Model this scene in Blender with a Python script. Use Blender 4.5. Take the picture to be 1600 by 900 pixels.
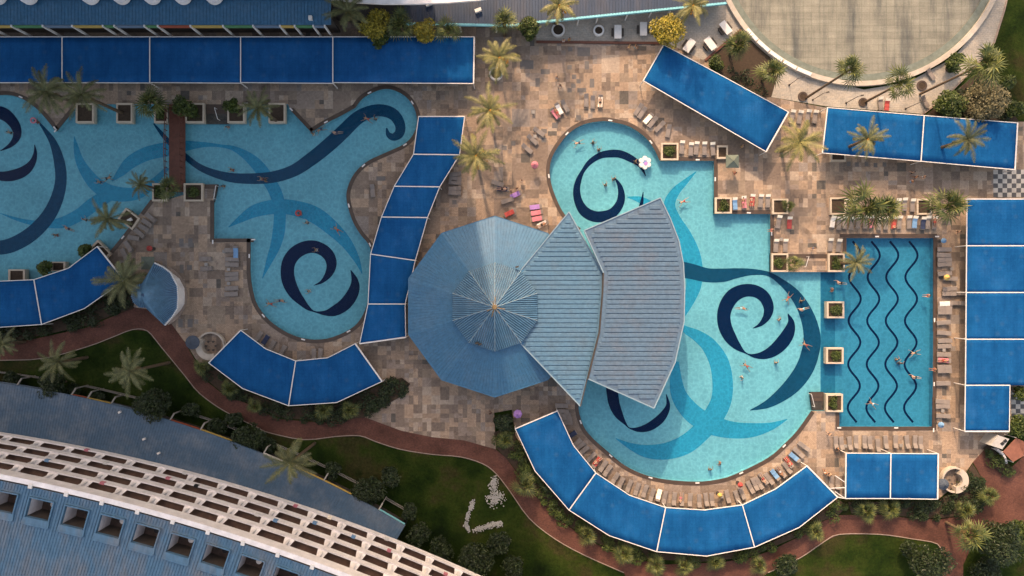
import bpy, bmesh, math, random
from mathutils import Vector, Matrix, geometry
random.seed(7)
PI = math.pi
for o in list(bpy.data.objects): bpy.data.objects.remove(o)
SC = bpy.context.scene
COL = SC.collection
# ------------------------------------------------------------ camera, sky, sun
H = 107.0                       # drone height in metres
cd = bpy.data.cameras.new('camera'); cam = bpy.data.objects.new('camera', cd); COL.objects.link(cam)
cam.location = (0, 0, H); cam.rotation_euler = (0, 0, 0)
cd.sensor_width = 36; cd.lens = 36*H/160.0; cd.clip_end = 6000; cd.clip_start = 0.5
SC.camera = cam
SUN_EL = math.radians(33); SUN_AZ = math.atan2(-0.2, 1.0)      # the sun stands to the north, a little west
w = bpy.data.worlds.new('World'); SC.world = w; w.use_nodes = True
nt = w.node_tree; bg = nt.nodes['Background']
sky = nt.nodes.new('ShaderNodeTexSky'); sky.sky_type = 'NISHITA'; sky.sun_disc = False
sky.sun_elevation = SUN_EL; sky.sun_rotation = SUN_AZ
sky.dust_density = 4.0; sky.air_density = 1.4; sky.ozone_density = 0.6
nt.links.new(sky.outputs[0], bg.inputs[0]); bg.inputs[1].default_value = 0.15
ld = bpy.data.lights.new('sun', 'SUN'); ld.energy = 1.6; ld.angle = math.radians(0.9); ld.color = (1.0, 0.85, 0.70)
sun = bpy.data.objects.new('sun', ld); COL.objects.link(sun)
sdir = Vector((math.sin(SUN_AZ)*math.cos(SUN_EL), math.cos(SUN_AZ)*math.cos(SUN_EL), math.sin(SUN_EL)))
sun.rotation_euler = sdir.to_track_quat('Z', 'Y').to_euler()
SC.view_settings.view_transform = 'Standard'; SC.view_settings.look = 'None'
SC.view_settings.use_white_balance = True; SC.view_settings.white_balance_temperature = 8300; SC.view_settings.white_balance_tint = 16
SC.view_settings.exposure = 1.36; SC.view_settings.gamma = 1.0

def P(x, y, z=0.0):
    k = 0.1*(H-z)/H
    return Vector(((x-800)*k, (450-y)*k, z))
def PP(pts, z=0.0): return [P(a[0], a[1], z) for a in pts]

# ------------------------------------------------------------ helpers
def tag(o, label=None, cat=None, group=None, kind=None):
    if label: o['label'] = label
    if cat: o['category'] = cat
    if group: o['group'] = group
    if kind: o['kind'] = kind
    return o
def thing(name, loc, label, cat, group=None, rz=0.0):
    o = bpy.data.objects.new(name, None); COL.objects.link(o); o.empty_display_size = .2
    o.location = loc; o.rotation_euler = (0, 0, rz)
    return tag(o, label, cat, group)
def link_mesh(name, me, mats, parent=None):
    o = bpy.data.objects.new(name, me); COL.objects.link(o)
    for m in (mats if isinstance(mats, (list, tuple)) else [mats]): me.materials.append(m)
    if parent is not None: o.parent = parent
    return o
def wloc(o):
    v = Vector((0, 0, 0))
    while o is not None: v += Vector(o.location); o = o.parent
    return v
class MB:
    def __init__(s): s.v = []; s.f = []; s.m = []; s.sm = []
    def add(s, vs, fs, mi=0, smooth=False):
        b = len(s.v); s.v += [tuple(v) for v in vs]
        for f in fs: s.f.append(tuple(b+i for i in f)); s.m.append(mi); s.sm.append(smooth)
    def box(s, c, d, rz=0.0, mi=0):
        ca, sa = math.cos(rz), math.sin(rz); vs = []
        for x, y, z in ((-1,-1,-1),(1,-1,-1),(1,1,-1),(-1,1,-1),(-1,-1,1),(1,-1,1),(1,1,1),(-1,1,1)):
            X, Y = x*d[0]/2, y*d[1]/2
            vs.append((c[0]+X*ca-Y*sa, c[1]+X*sa+Y*ca, c[2]+z*d[2]/2))
        s.add(vs, [(3,2,1,0),(4,5,6,7),(0,1,5,4),(1,2,6,5),(2,3,7,6),(3,0,4,7)], mi)
    def sheet(s, pts, z=None, holes=(), mi=0):
        loops = [[Vector(p) for p in pts]] + [[Vector(p) for p in h] for h in holes]
        if z is not None:
            for l in loops:
                for p in l: p.z = z
        flat = [p for l in loops for p in l]
        tris = geometry.tessellate_polygon(loops)
        fs = []
        for t in tris:
            a, b, c = (flat[i] for i in t)
            n = (b-a).cross(c-a)
            if n.length < 1e-9: continue
            fs.append(tuple(t) if n.z > 0 else (t[2], t[1], t[0]))
        s.add(flat, fs, mi)
    def prism(s, pts, z0, z1, mi=0, ms=None):
        pts = [Vector(p) for p in pts]
        ar = sum(pts[i].x*pts[(i+1) % len(pts)].y-pts[(i+1) % len(pts)].x*pts[i].y for i in range(len(pts)))
        if ar < 0: pts = pts[::-1]
        s.sheet(pts, z1, mi=mi)
        n = len(pts); vs = [(p.x, p.y, z0) for p in pts]+[(p.x, p.y, z1) for p in pts]
        s.add(vs, [(i, (i+1) % n, n+(i+1) % n, n+i) for i in range(n)], mi if ms is None else ms)
    def tube(s, a, b, r0, r1=None, n=6, mi=0, cap=True):
        if r1 is None: r1 = r0
        a, b = Vector(a), Vector(b); d = (b-a)
        if d.length < 1e-6: return
        d.normalize(); u = d.orthogonal().normalized(); w_ = d.cross(u)
        vs = [a+(u*math.cos(t)+w_*math.sin(t))*r0 for t in [2*PI*i/n for i in range(n)]]
        vs += [b+(u*math.cos(t)+w_*math.sin(t))*r1 for t in [2*PI*i/n for i in range(n)]]
        fs = [(i, (i+1) % n, n+(i+1) % n, n+i) for i in range(n)]
        s.add(vs, fs, mi, True)
        if cap: s.add(vs, [tuple(range(n))[::-1], tuple(range(n, 2*n))], mi)
    def beam(s, a, b, wd, h, mi=0):      # flat bar, top at the z of a and b
        a, b = Vector(a), Vector(b); d = b-a; n = Vector((-d.y, d.x, 0))
        if n.length < 1e-6: return
        n = n.normalized()*wd/2; dn = Vector((0, 0, -h))
        vs = [a-n, b-n, b+n, a+n]; vs = [v+dn for v in vs]+vs
        s.add(vs, [(3,2,1,0),(4,5,6,7),(0,1,5,4),(1,2,6,5),(2,3,7,6),(3,0,4,7)], mi)
    def disc(s, c, r, z0, z1, n=24, mi=0, r2=None):
        c = Vector(c); r2 = r if r2 is None else r2
        vs = [(c.x+r*math.cos(2*PI*i/n), c.y+r*math.sin(2*PI*i/n), z0) for i in range(n)]
        vs += [(c.x+r2*math.cos(2*PI*i/n), c.y+r2*math.sin(2*PI*i/n), z1) for i in range(n)]
        s.add(vs, [(i, (i+1) % n, n+(i+1) % n, n+i) for i in range(n)]+[tuple(range(n, 2*n))], mi)
    def ring(s, c, r0, r1, z0, z1, a0=0, a1=2*PI, n=48, mi=0):
        c = Vector(c); q = []
        for i in range(n+1):
            t = a0+(a1-a0)*i/n; ct, st = math.cos(t), math.sin(t)
            q += [(c.x+r0*ct, c.y+r0*st, z0), (c.x+r1*ct, c.y+r1*st, z0), (c.x+r1*ct, c.y+r1*st, z1), (c.x+r0*ct, c.y+r0*st, z1)]
        fs = []
        for i in range(n):
            b = 4*i
            fs += [(b+3, b+2, b+6, b+7), (b+1, b+5, b+6, b+2), (b+4, b, b+3, b+7)]
        fs += [(0, 1, 2, 3), (4*n+3, 4*n+2, 4*n+1, 4*n)]
        s.add(q, fs, mi)
    def ribbon(s, L, R, z=None, mi=0):
        n = len(L); vs = [Vector(p) for p in L]+[Vector(p) for p in R]
        if z is not None:
            for v in vs: v.z = z
        s.add(vs, [(i, n+i, n+i+1, i+1) for i in range(n-1)], mi)
    def rib(s, a, b, wd=.05, h=.05, mi=0):
        a, b = Vector(a), Vector(b); d = b-a
        n = Vector((-d.y, d.x, 0))
        if n.length < 1e-6: return
        n = n.normalized()*wd/2; u = Vector((0, 0, h))
        s.add([a-n, b-n, b+n, a+n, a+u-n*.4, b+u-n*.4, b+u+n*.4, a+u+n*.4], [(4,5,6,7),(0,1,5,4),(2,3,7,6),(3,0,4,7),(1,2,6,5)], mi)
    def build(s, name, mats, parent=None, smooth=None):
        off = wloc(parent) if parent is not None else Vector((0, 0, 0))
        me = bpy.data.meshes.new(name)
        me.from_pydata([(v[0]-off.x, v[1]-off.y, v[2]-off.z) for v in s.v], [], s.f)
        me.polygons.foreach_set('material_index', s.m)
        me.polygons.foreach_set('use_smooth', s.sm if smooth is None else [smooth]*len(s.f))
        me.update()
        return link_mesh(name, me, mats, parent)
def struct(name, mb, mat): return tag(mb.build(name, mat), kind='structure')
def copy_tree(o, parent=None):
    c = o.copy(); COL.objects.link(c)
    if parent is not None: c.parent = parent
    for ch in o.children: copy_tree(ch, c)
    return c
def cr(pts, n=6, closed=False):
    """Catmull-Rom through points of any dimension"""
    out = []; m = len(pts)
    g = (lambda i: pts[i % m]) if closed else (lambda i: pts[max(0, min(m-1, i))])
    for i in range(m if closed else m-1):
        p0, p1, p2, p3 = g(i-1), g(i), g(i+1), g(i+2)
        for j in range(n):
            t = j/n
            out.append(tuple(.5*((2*b)+(-a+c)*t+(2*a-5*b+4*c-d)*t*t+(-a+3*b-3*c+d)*t**3) for a, b, c, d in zip(p0, p1, p2, p3)))
    if not closed: out.append(tuple(pts[-1]))
    return out
def swirl(pts, z, n=8):
    c = cr(pts, n); L = []; R = []
    for i in range(len(c)):
        a = c[max(0, i-1)]; b = c[min(len(c)-1, i+1)]
        dx, dy = b[0]-a[0], b[1]-a[1]; l = math.hypot(dx, dy) or 1
        nx, ny = -dy/l, dx/l; h = max(.15, c[i][2])
        L.append(P(c[i][0]+nx*h, c[i][1]+ny*h, z)); R.append(P(c[i][0]-nx*h, c[i][1]-ny*h, z))
    return L, R

# ------------------------------------------------------------ materials
def new_mat(name):
    m = bpy.data.materials.new(name); m.use_nodes = True
    return m, m.node_tree, m.node_tree.nodes['Principled BSDF']
def N(nt, t, **kw):
    n = nt.nodes.new(t)
    for k, v in kw.items(): setattr(n, k, v)
    return n
def setin(nt, node, key, v):
    if hasattr(v, 'is_linked') or isinstance(v, bpy.types.NodeSocket): nt.links.new(v, node.inputs[key])
    else: node.inputs[key].default_value = v
def math_(nt, op, a, b=0.0, c=None):
    n = N(nt, 'ShaderNodeMath', operation=op); setin(nt, n, 0, a); setin(nt, n, 1, b)
    if c is not None: setin(nt, n, 2, c)
    return n.outputs[0]
def mixc(nt, f, a, b, mode='MIX'):
    n = N(nt, 'ShaderNodeMix', data_type='RGBA', blend_type=mode)
    setin(nt, n, 0, f); setin(nt, n, 6, a); setin(nt, n, 7, b); return n.outputs[2]
def col(c): return (c[0], c[1], c[2], 1)
def pos(nt): return N(nt, 'ShaderNodeNewGeometry').outputs['Position']
def noise(nt, scale, detail=4, vec=None, rough=.55):
    n = N(nt, 'ShaderNodeTexNoise'); n.inputs['Scale'].default_value = scale; n.inputs['Detail'].default_value = detail
    n.inputs['Roughness'].default_value = rough
    nt.links.new(vec if vec is not None else pos(nt), n.inputs['Vector']); return n.outputs['Fac']
def ramp(nt, f, stops, interp='LINEAR'):
    r = N(nt, 'ShaderNodeValToRGB'); r.color_ramp.interpolation = interp
    e = r.color_ramp.elements
    while len(e) < len(stops): e.new(.5)
    for i, (p, c) in enumerate(stops): e[i].position = p; e[i].color = col(c) if len(c) == 3 else c
    nt.links.new(f, r.inputs[0]); return r.outputs[0]
def vec_scale(nt, v, s):
    n = N(nt, 'ShaderNodeVectorMath', operation='MULTIPLY'); nt.links.new(v, n.inputs[0]); n.inputs[1].default_value = s; return n.outputs[0]
def bump(nt, b, h, strength=.3, dist=.05):
    n = N(nt, 'ShaderNodeBump'); n.inputs['Strength'].default_value = strength; n.inputs['Distance'].default_value = dist
    nt.links.new(h, n.inputs['Height']); nt.links.new(n.outputs[0], b.inputs['Normal'])
def simple(name, c, rough=.6, var=.25, scale=1.5, spec=.4, metal=0.0, fine=12.0, bs=0.15):
    m, nt, b = new_mat(name)
    f = noise(nt, scale, 5); g = noise(nt, fine, 3)
    s = math_(nt, 'ADD', math_(nt, 'MULTIPLY', f, .7), math_(nt, 'MULTIPLY', g, .3))
    lo = tuple(x*(1-var) for x in c); hi = tuple(min(1, x*(1+var)) for x in c)
    nt.links.new(ramp(nt, s, [(.3, lo), (.7, hi)]), b.inputs['Base Color'])
    b.inputs['Roughness'].default_value = rough; b.inputs['Metallic'].default_value = metal
    b.inputs['Specular IOR Level'].default_value = spec
    bump(nt, b, g, bs, .02)
    return m

def deck_material():
    m, nt, b = new_mat('patchwork_paving')
    p = pos(nt)
    def cell(sx, sy, ox=0.0, oy=0.0):
        a = N(nt, 'ShaderNodeVectorMath', operation='ADD'); nt.links.new(p, a.inputs[0]); a.inputs[1].default_value = (ox, oy, 0)
        d = N(nt, 'ShaderNodeVectorMath', operation='DIVIDE'); nt.links.new(a.outputs[0], d.inputs[0]); d.inputs[1].default_value = (sx, sy, 1e6)
        f = N(nt, 'ShaderNodeVectorMath', operation='FLOOR'); nt.links.new(d.outputs[0], f.inputs[0])
        w_ = N(nt, 'ShaderNodeTexWhiteNoise', noise_dimensions='3D')
        a2 = N(nt, 'ShaderNodeVectorMath', operation='ADD'); nt.links.new(f.outputs[0], a2.inputs[0]); a2.inputs[1].default_value = (sx*7.13, sy*3.7, .5)
        nt.links.new(a2.outputs[0], w_.inputs['Vector']); return w_.outputs['Value']
    big = cell(2.8, 2.8); sel = cell(2.8, 2.8, 28.0, 140.0); c2 = cell(1.4, 1.4); c2s = cell(1.4, 1.4, 28.0, 70.0)
    c3 = cell(.7, 1.4); c4 = cell(1.4, .7); c5 = cell(.7, .7)
    def step(v, t): return math_(nt, 'GREATER_THAN', v, t)
    def mx(f, a, b_):
        n = N(nt, 'ShaderNodeMix', data_type='FLOAT'); setin(nt, n, 0, f); setin(nt, n, 2, a); setin(nt, n, 3, b_); return n.outputs[0]
    small = mx(step(c2s, .3), c2, mx(step(c2s, .55), c3, mx(step(c2s, .78), c4, c5)))
    tone = mx(step(sel, .22), big, small)
    base = ramp(nt, tone, [(0, (.37,.265,.20)), (.14, (.26,.195,.16)), (.30, (.33,.255,.215)), (.44, (.42,.30,.225)),
                           (.58, (.225,.17,.14)), (.72, (.31,.235,.185)), (.84, (.44,.345,.28)), (.93, (.28,.235,.215)), (.975, (.13,.115,.105))], 'CONSTANT')
    br = N(nt, 'ShaderNodeTexBrick'); br.inputs['Scale'].default_value = 1.0
    br.inputs['Brick Width'].default_value = .35; br.inputs['Row Height'].default_value = .175; br.inputs['Mortar Size'].default_value = .012
    br.inputs['Color1'].default_value = (1, 1, 1, 1); br.inputs['Color2'].default_value = (.80, .79, .80, 1); br.inputs['Mortar'].default_value = (.55, .52, .5, 1)
    # brick rows turned by ninety degrees in half of the cells
    sw = N(nt, 'ShaderNodeSeparateXYZ'); nt.links.new(p, sw.inputs[0]); cb = N(nt, 'ShaderNodeCombineXYZ')
    t = step(cell(1.4, 1.4, 14.0, 42.0), .5)
    nt.links.new(mx(t, sw.outputs[0], sw.outputs[1]), cb.inputs[0]); nt.links.new(mx(t, sw.outputs[1], sw.outputs[0]), cb.inputs[1])
    nt.links.new(cb.outputs[0], br.inputs['Vector'])
    c = mixc(nt, 1.0, mixc(nt, .9, base, br.outputs['Color'], 'MULTIPLY'), (.90, .92, .90, 1), 'MULTIPLY')
    dirt = ramp(nt, noise(nt, .18, 6), [(.3, (.80,.77,.78)), (.7, (1.22,1.18,1.15))])
    c = mixc(nt, 1.0, c, dirt, 'MULTIPLY')
    fine = ramp(nt, noise(nt, 3.0, 6, rough=.7), [(.25, (.72,.72,.72)), (.75, (1.22,1.22,1.22))])
    c = mixc(nt, 1.0, c, fine, 'MULTIPLY')
    wet = ramp(nt, noise(nt, .55, 5, rough=.6), [(.60, (1, 1, 1)), (.66, (.72, .70, .70))]); c = mixc(nt, 1.0, c, wet, 'MULTIPLY')
    nt.links.new(c, b.inputs['Base Color']); b.inputs['Roughness'].default_value = .8; b.inputs['Specular IOR Level'].default_value = .2
    bump(nt, b, br.outputs['Fac'], -.3, .01)
    return m
def lawn_material():
    m, nt, b = new_mat('lawn')
    a = noise(nt, .11, 8, rough=.62); f = noise(nt, 2.5, 8, rough=.75); d = noise(nt, .3, 4)
    c = ramp(nt, a, [(.34, (.004,.011,.002)), (.44, (.010,.022,.003)), (.53, (.022,.034,.006)), (.60, (.034,.030,.011)), (.68, (.010,.019,.004))])
    c = mixc(nt, 1.0, c, ramp(nt, f, [(.3, (.5,.5,.5)), (.7, (1.4,1.4,1.4))]), 'MULTIPLY')
    c = mixc(nt, 1.0, c, ramp(nt, d, [(.3, (.7,.75,.7)), (.7, (1.15,1.15,1.1))]), 'MULTIPLY')
    nt.links.new(c, b.inputs['Base Color']); b.inputs['Roughness'].default_value = .95; b.inputs['Specular IOR Level'].default_value = .1
    bump(nt, b, f, .8, .1); return m
def brick_material(name, c1, c2, mort, wd=.24, ht=.12, stain=.25):
    m, nt, b = new_mat(name)
    br = N(nt, 'ShaderNodeTexBrick'); br.inputs['Scale'].default_value = 1.0
    br.inputs['Brick Width'].default_value = wd; br.inputs['Row Height'].default_value = ht; br.inputs['Mortar Size'].default_value = .01
    br.inputs['Color1'].default_value = col(c1); br.inputs['Color2'].default_value = col(c2); br.inputs['Mortar'].default_value = col(mort)
    nt.links.new(pos(nt), br.inputs['Vector'])
    d = ramp(nt, noise(nt, .25, 7, rough=.65), [(.3, (1-stain,)*3), (.7, (1+stain,)*3)])
    e = ramp(nt, noise(nt, 4, 4), [(.3, (.85,)*3), (.7, (1.12,)*3)])
    c = mixc(nt, 1.0, mixc(nt, 1.0, br.outputs['Color'], d, 'MULTIPLY'), e, 'MULTIPLY')
    nt.links.new(c, b.inputs['Base Color']); b.inputs['Roughness'].default_value = .85; b.inputs['Specular IOR Level'].default_value = .2
    return m
def tile_material(name, c, var=.12):
    m, nt, b = new_mat(name)
    br = N(nt, 'ShaderNodeTexBrick'); br.offset = 0; br.inputs['Scale'].default_value = 1.0
    br.inputs['Brick Width'].default_value = .3; br.inputs['Row Height'].default_value = .3; br.inputs['Mortar Size'].default_value = .008
    br.inputs['Color1'].default_value = (1, 1, 1, 1); br.inputs['Color2'].default_value = (1-var, 1-var, 1-var, 1); br.inputs['Mortar'].default_value = (.85, .85, .85, 1)
    nt.links.new(pos(nt), br.inputs['Vector'])
    d = ramp(nt, noise(nt, .12, 4), [(.3, (.9,)*3), (.7, (1.08,)*3)])
    cc = mixc(nt, 1.0, mixc(nt, 1.0, col(c), br.outputs['Color'], 'MULTIPLY'), d, 'MULTIPLY')
    nt.links.new(cc, b.inputs['Base Color']); b.inputs['Roughness'].default_value = .7; b.inputs['Specular IOR Level'].default_value = .0
    return m
def water_material():
    m = bpy.data.materials.new('pool_water'); m.use_nodes = True; nt = m.node_tree
    for n in list(nt.nodes): nt.nodes.remove(n)
    out = N(nt, 'ShaderNodeOutputMaterial')
    p = pos(nt)
    # caustic light painted into the tint: bright net on cell edges, darker centres
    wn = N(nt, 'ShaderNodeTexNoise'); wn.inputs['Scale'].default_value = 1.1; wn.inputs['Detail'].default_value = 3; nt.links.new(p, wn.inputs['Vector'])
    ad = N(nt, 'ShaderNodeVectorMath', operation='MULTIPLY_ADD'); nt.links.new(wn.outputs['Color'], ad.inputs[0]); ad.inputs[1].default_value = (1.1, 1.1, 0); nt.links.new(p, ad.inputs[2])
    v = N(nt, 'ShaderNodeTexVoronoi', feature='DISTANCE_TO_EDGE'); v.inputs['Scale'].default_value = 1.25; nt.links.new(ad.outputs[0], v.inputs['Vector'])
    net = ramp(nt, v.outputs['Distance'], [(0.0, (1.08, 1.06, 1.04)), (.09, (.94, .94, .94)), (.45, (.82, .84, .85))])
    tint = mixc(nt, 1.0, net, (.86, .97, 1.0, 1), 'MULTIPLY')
    tr = N(nt, 'ShaderNodeBsdfTransparent'); nt.links.new(tint, tr.inputs[0])
    gl = N(nt, 'ShaderNodeBsdfGlossy'); gl.inputs['Roughness'].default_value = .06
    fr = N(nt, 'ShaderNodeFresnel'); fr.inputs['IOR'].default_value = 1.33
    h = noise(nt, 1.6, 4); b = N(nt, 'ShaderNodeBump'); b.inputs['Strength'].default_value = .5; b.inputs['Distance'].default_value = .12
    nt.links.new(h, b.inputs['Height']); nt.links.new(b.outputs[0], gl.inputs['Normal']); nt.links.new(b.outputs[0], fr.inputs['Normal'])
    mx = N(nt, 'ShaderNodeMixShader'); bf = N(nt, 'ShaderNodeNewGeometry').outputs['Backfacing']; nt.links.new(math_(nt, 'MULTIPLY', math_(nt, 'MULTIPLY', fr.outputs[0], .55), math_(nt, 'SUBTRACT', 1.0, bf)), mx.inputs[0]); nt.links.new(tr.outputs[0], mx.inputs[1]); nt.links.new(gl.outputs[0], mx.inputs[2])
    nt.links.new(mx.outputs[0], out.inputs[0])
    return m
def roof_material(name, c, stain=(.45,.40,.36), amt=.35, rough=.45, vec=(1, 1, 1)):
    m, nt, b = new_mat(name)
    v = vec_scale(nt, pos(nt), vec)
    f = noise(nt, .35, 7, v, .65); g = noise(nt, 2.2, 7, v, .7)
    c1 = mixc(nt, ramp(nt, f, [(.45, (0, 0, 0)), (.75, (amt,)*3)]), col(c), col(stain))
    c1 = mixc(nt, 1.0, c1, ramp(nt, g, [(.3, (.76,)*3), (.7, (1.2,)*3)]), 'MULTIPLY')
    nt.links.new(c1, b.inputs['Base Color']); b.inputs['Roughness'].default_value = rough; b.inputs['Specular IOR Level'].default_value = .4
    bump(nt, b, g, .1, .02); return m
def leaf_material(name, c, c2, rough=.55):
    m, nt, b = new_mat(name)
    gi = N(nt, 'ShaderNodeNewGeometry').outputs['Random Per Island']
    cc = mixc(nt, gi, col(c), col(c2))
    cc = mixc(nt, 1.0, cc, ramp(nt, noise(nt, 1.0, 3), [(.3, (.65,)*3), (.7, (1.35,)*3)]), 'MULTIPLY')
    nt.links.new(cc, b.inputs['Base Color']); b.inputs['Roughness'].default_value = rough; b.inputs['Specular IOR Level'].default_value = .3
    return m
def fabric_material():
    m, nt, b = new_mat('blue_shade_cloth')
    v = vec_scale(nt, pos(nt), (1, 1, 1))
    f = noise(nt, .25, 6, rough=.6); g = noise(nt, 9, 3)
    br = N(nt, 'ShaderNodeTexBrick'); br.offset = 0; br.inputs['Scale'].default_value = 1
    br.inputs['Brick Width'].default_value = .5; br.inputs['Row Height'].default_value = .5; br.inputs['Mortar Size'].default_value = .03
    br.inputs['Color1'].default_value = (1, 1, 1, 1); br.inputs['Color2'].default_value = (.9, .92, .93, 1); br.inputs['Mortar'].default_value = (.88, .88, .88, 1)
    nt.links.new(v, br.inputs['Vector'])
    c = ramp(nt, f, [(.3, (.001,.064,.19)), (.55, (.002,.078,.225)), (.75, (.010,.096,.255))])
    sp = N(nt, 'ShaderNodeTexVoronoi'); sp.inputs['Scale'].default_value = .55; nt.links.new(v, sp.inputs['Vector'])
    c = mixc(nt, ramp(nt, sp.outputs['Distance'], [(.08, (.35,)*3), (.28, (0, 0, 0))]), c, (.03, .10, .21, 1))
    c = mixc(nt, 1.0, c, br.outputs['Color'], 'MULTIPLY')
    wr = noise(nt, .5, 7, vec_scale(nt, pos(nt), (1.6, .35, 1)), .6); c = mixc(nt, 1.0, c, ramp(nt, wr, [(.3, (.82,.86,.88)), (.7, (1.2,1.14,1.1))]), 'MULTIPLY')
    c = mixc(nt, 1.0, c, ramp(nt, g, [(.3, (.85,)*3), (.7, (1.12,)*3)]), 'MULTIPLY')
    nt.links.new(c, b.inputs['Base Color']); b.inputs['Roughness'].default_value = .8; b.inputs['Specular IOR Level'].default_value = .0
    bump(nt, b, wr, .6, .35); return m

M = {}
M['deck'] = deck_material(); M['lawn'] = lawn_material()
M['path'] = brick_material('red_paving', (.12,.048,.034), (.085,.034,.027), (.055,.027,.022), .24, .12, .4)
M['terrace'] = brick_material('terrace_paving', (.36,.31,.26), (.30,.27,.24), (.22,.19,.17), .6, .3)
M['stone'] = brick_material('curb_stone', (.30,.22,.18), (.25,.19,.16), (.25,.2,.17), .5, .5, .12)
M['fabric'] = fabric_material()
M['white'] = simple('white_paint', (.62,.58,.56), .5, .12)
M['pinkwhite'] = simple('white_render', (.72,.66,.66), .7, .2, .9)
M['coping'] = simple('dark_wet_coping', (.060,.038,.028), .5, .35, .8)
M['tile_l'] = tile_material('pale_turquoise_tiles', (.12,.365,.435))
M['tile_m'] = tile_material('mid_blue_tiles', (.0,.235,.37))
M['tile_d'] = tile_material('petrol_blue_tiles', (.0,.050,.105))
M['tile_n'] = tile_material('navy_tiles', (.0,.012,.045))
M['tile_lap'] = tile_material('lap_pool_tiles', (.018,.19,.30))
M['tile_strip'] = tile_material('deep_blue_tiles', (.005,.12,.21))
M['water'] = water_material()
M['wood'] = simple('dark_red_wood', (.11,.035,.022), .6, .3, 2)
M['roofblue'] = roof_material('blue_sheet_roof', (.030,.125,.225), (.20,.22,.24), amt=.12)
M['roofpod'] = roof_material('blue_podium_roof', (.052,.10,.155), amt=.2)
M['rooftwin'] = roof_material('grey_blue_metal_roof', (.078,.135,.20), (.12,.11,.125), .5)
M['roofleft'] = roof_material('pale_blue_metal_roof', (.070,.155,.235), (.11,.12,.135), .3)
M['roofdark'] = roof_material('navy_roof', (.022,.04,.075), (.10,.08,.075), .5, vec=(1, .15, 1))
M['roofhotel'] = roof_material('worn_blue_roof', (.055,.135,.22), (.18,.155,.145), .75, vec=(1.0, .35, 1))
M['trim'] = simple('pale_blue_trim', (.19,.27,.33), .5, .1)
M['ridge'] = simple('lit_rib_crest', (.07,.17,.26), .5, .3, 1.2)  # paler rib tops: light catching the crests is put into the colour
M['teal'] = simple('teal_fascia', (.16,.45,.52), .5, .15)
M['dark'] = simple('dark_brown', (.05,.04,.035), .8, .3)  # one even dark brown for walls, gutters, poles and legs
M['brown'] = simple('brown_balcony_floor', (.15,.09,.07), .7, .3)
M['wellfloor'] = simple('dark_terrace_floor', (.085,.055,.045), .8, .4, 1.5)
M['soil'] = simple('planter_soil', (.045,.028,.018), .95, .4, 3)
M['conc'] = simple('planter_concrete', (.46,.37,.29), .8, .15, 1.0)
M['trunk'] = simple('palm_trunk', (.13,.085,.055), .9, .35, 6)
M['cushion'] = simple('taupe_cushion', (.20,.165,.15), .8, .12)
M['loungerframe'] = simple('grey_plastic', (.24,.215,.20), .5, .1)
M['cream'] = simple('cream_towel_lit_backrest', (.88,.76,.62), .9, .08)  # cream towels; also paints the sunlit lounger backrests
M['red'] = simple('red_cloth', (.36,.05,.045), .7, .1); M['pink'] = simple('pink_cloth', (.50,.16,.20), .7, .1)
M['yellow'] = simple('yellow_paint', (.50,.33,.10), .6, .1); M['green'] = simple('green_paint', (.07,.22,.10), .6, .15)
M['redpaint'] = simple('rust_red_paint', (.35,.08,.045), .6, .15); M['bluegrey'] = simple('blue_grey_paint', (.13,.19,.27), .6, .15)
M['blue'] = simple('blue_cloth', (.12,.25,.42), .7, .1); M['navy'] = simple('navy_cloth', (.02,.03,.07), .8, .2)
M['umb'] = simple('grey_green_umbrella', (.10,.12,.10), .8, .15); M['umbdark'] = simple('slate_umbrella', (.05,.065,.09), .8, .15)
M['purple'] = simple('purple_cloth', (.35,.18,.45), .7, .2)
M['black'] = simple('black_cloth', (.012,.012,.014), .7, .2)
M['skin1'] = simple('skin_tan', (.30,.15,.09), .6, .08); M['skin2'] = simple('skin_light', (.40,.24,.17), .6, .08)
M['hair'] = simple('dark_hair', (.02,.013,.01), .6, .2)
M['glass'] = simple('dark_glass', (.03,.05,.07), .1, .1, spec=.6)
M['palmA'] = leaf_material('date_palm_leaf', (.045,.058,.024), (.145,.135,.055))
M['palmG'] = leaf_material('golden_palm_leaf', (.06,.07,.024), (.22,.185,.065))
M['palmF'] = leaf_material('fan_palm_leaf', (.022,.042,.012), (.12,.125,.034))
M['leafD'] = leaf_material('dark_leaf', (.006,.013,.004), (.022,.036,.009))
M['leafM'] = leaf_material('mid_leaf', (.014,.030,.005), (.065,.085,.015))
M['leafY'] = leaf_material('yellow_leaf', (.10,.095,.014), (.34,.25,.03))
M['leafO'] = leaf_material('olive_leaf', (.06,.055,.028), (.15,.125,.065))
M['orange'] = simple('orange_date_stalks', (.50,.22,.035), .6, .2)
M['dry'] = simple('dry_palm_skirt', (.20,.13,.065), .9, .3, 4)
M['flower'] = simple('white_blossom', (.36,.35,.34), .8, .1)
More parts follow.
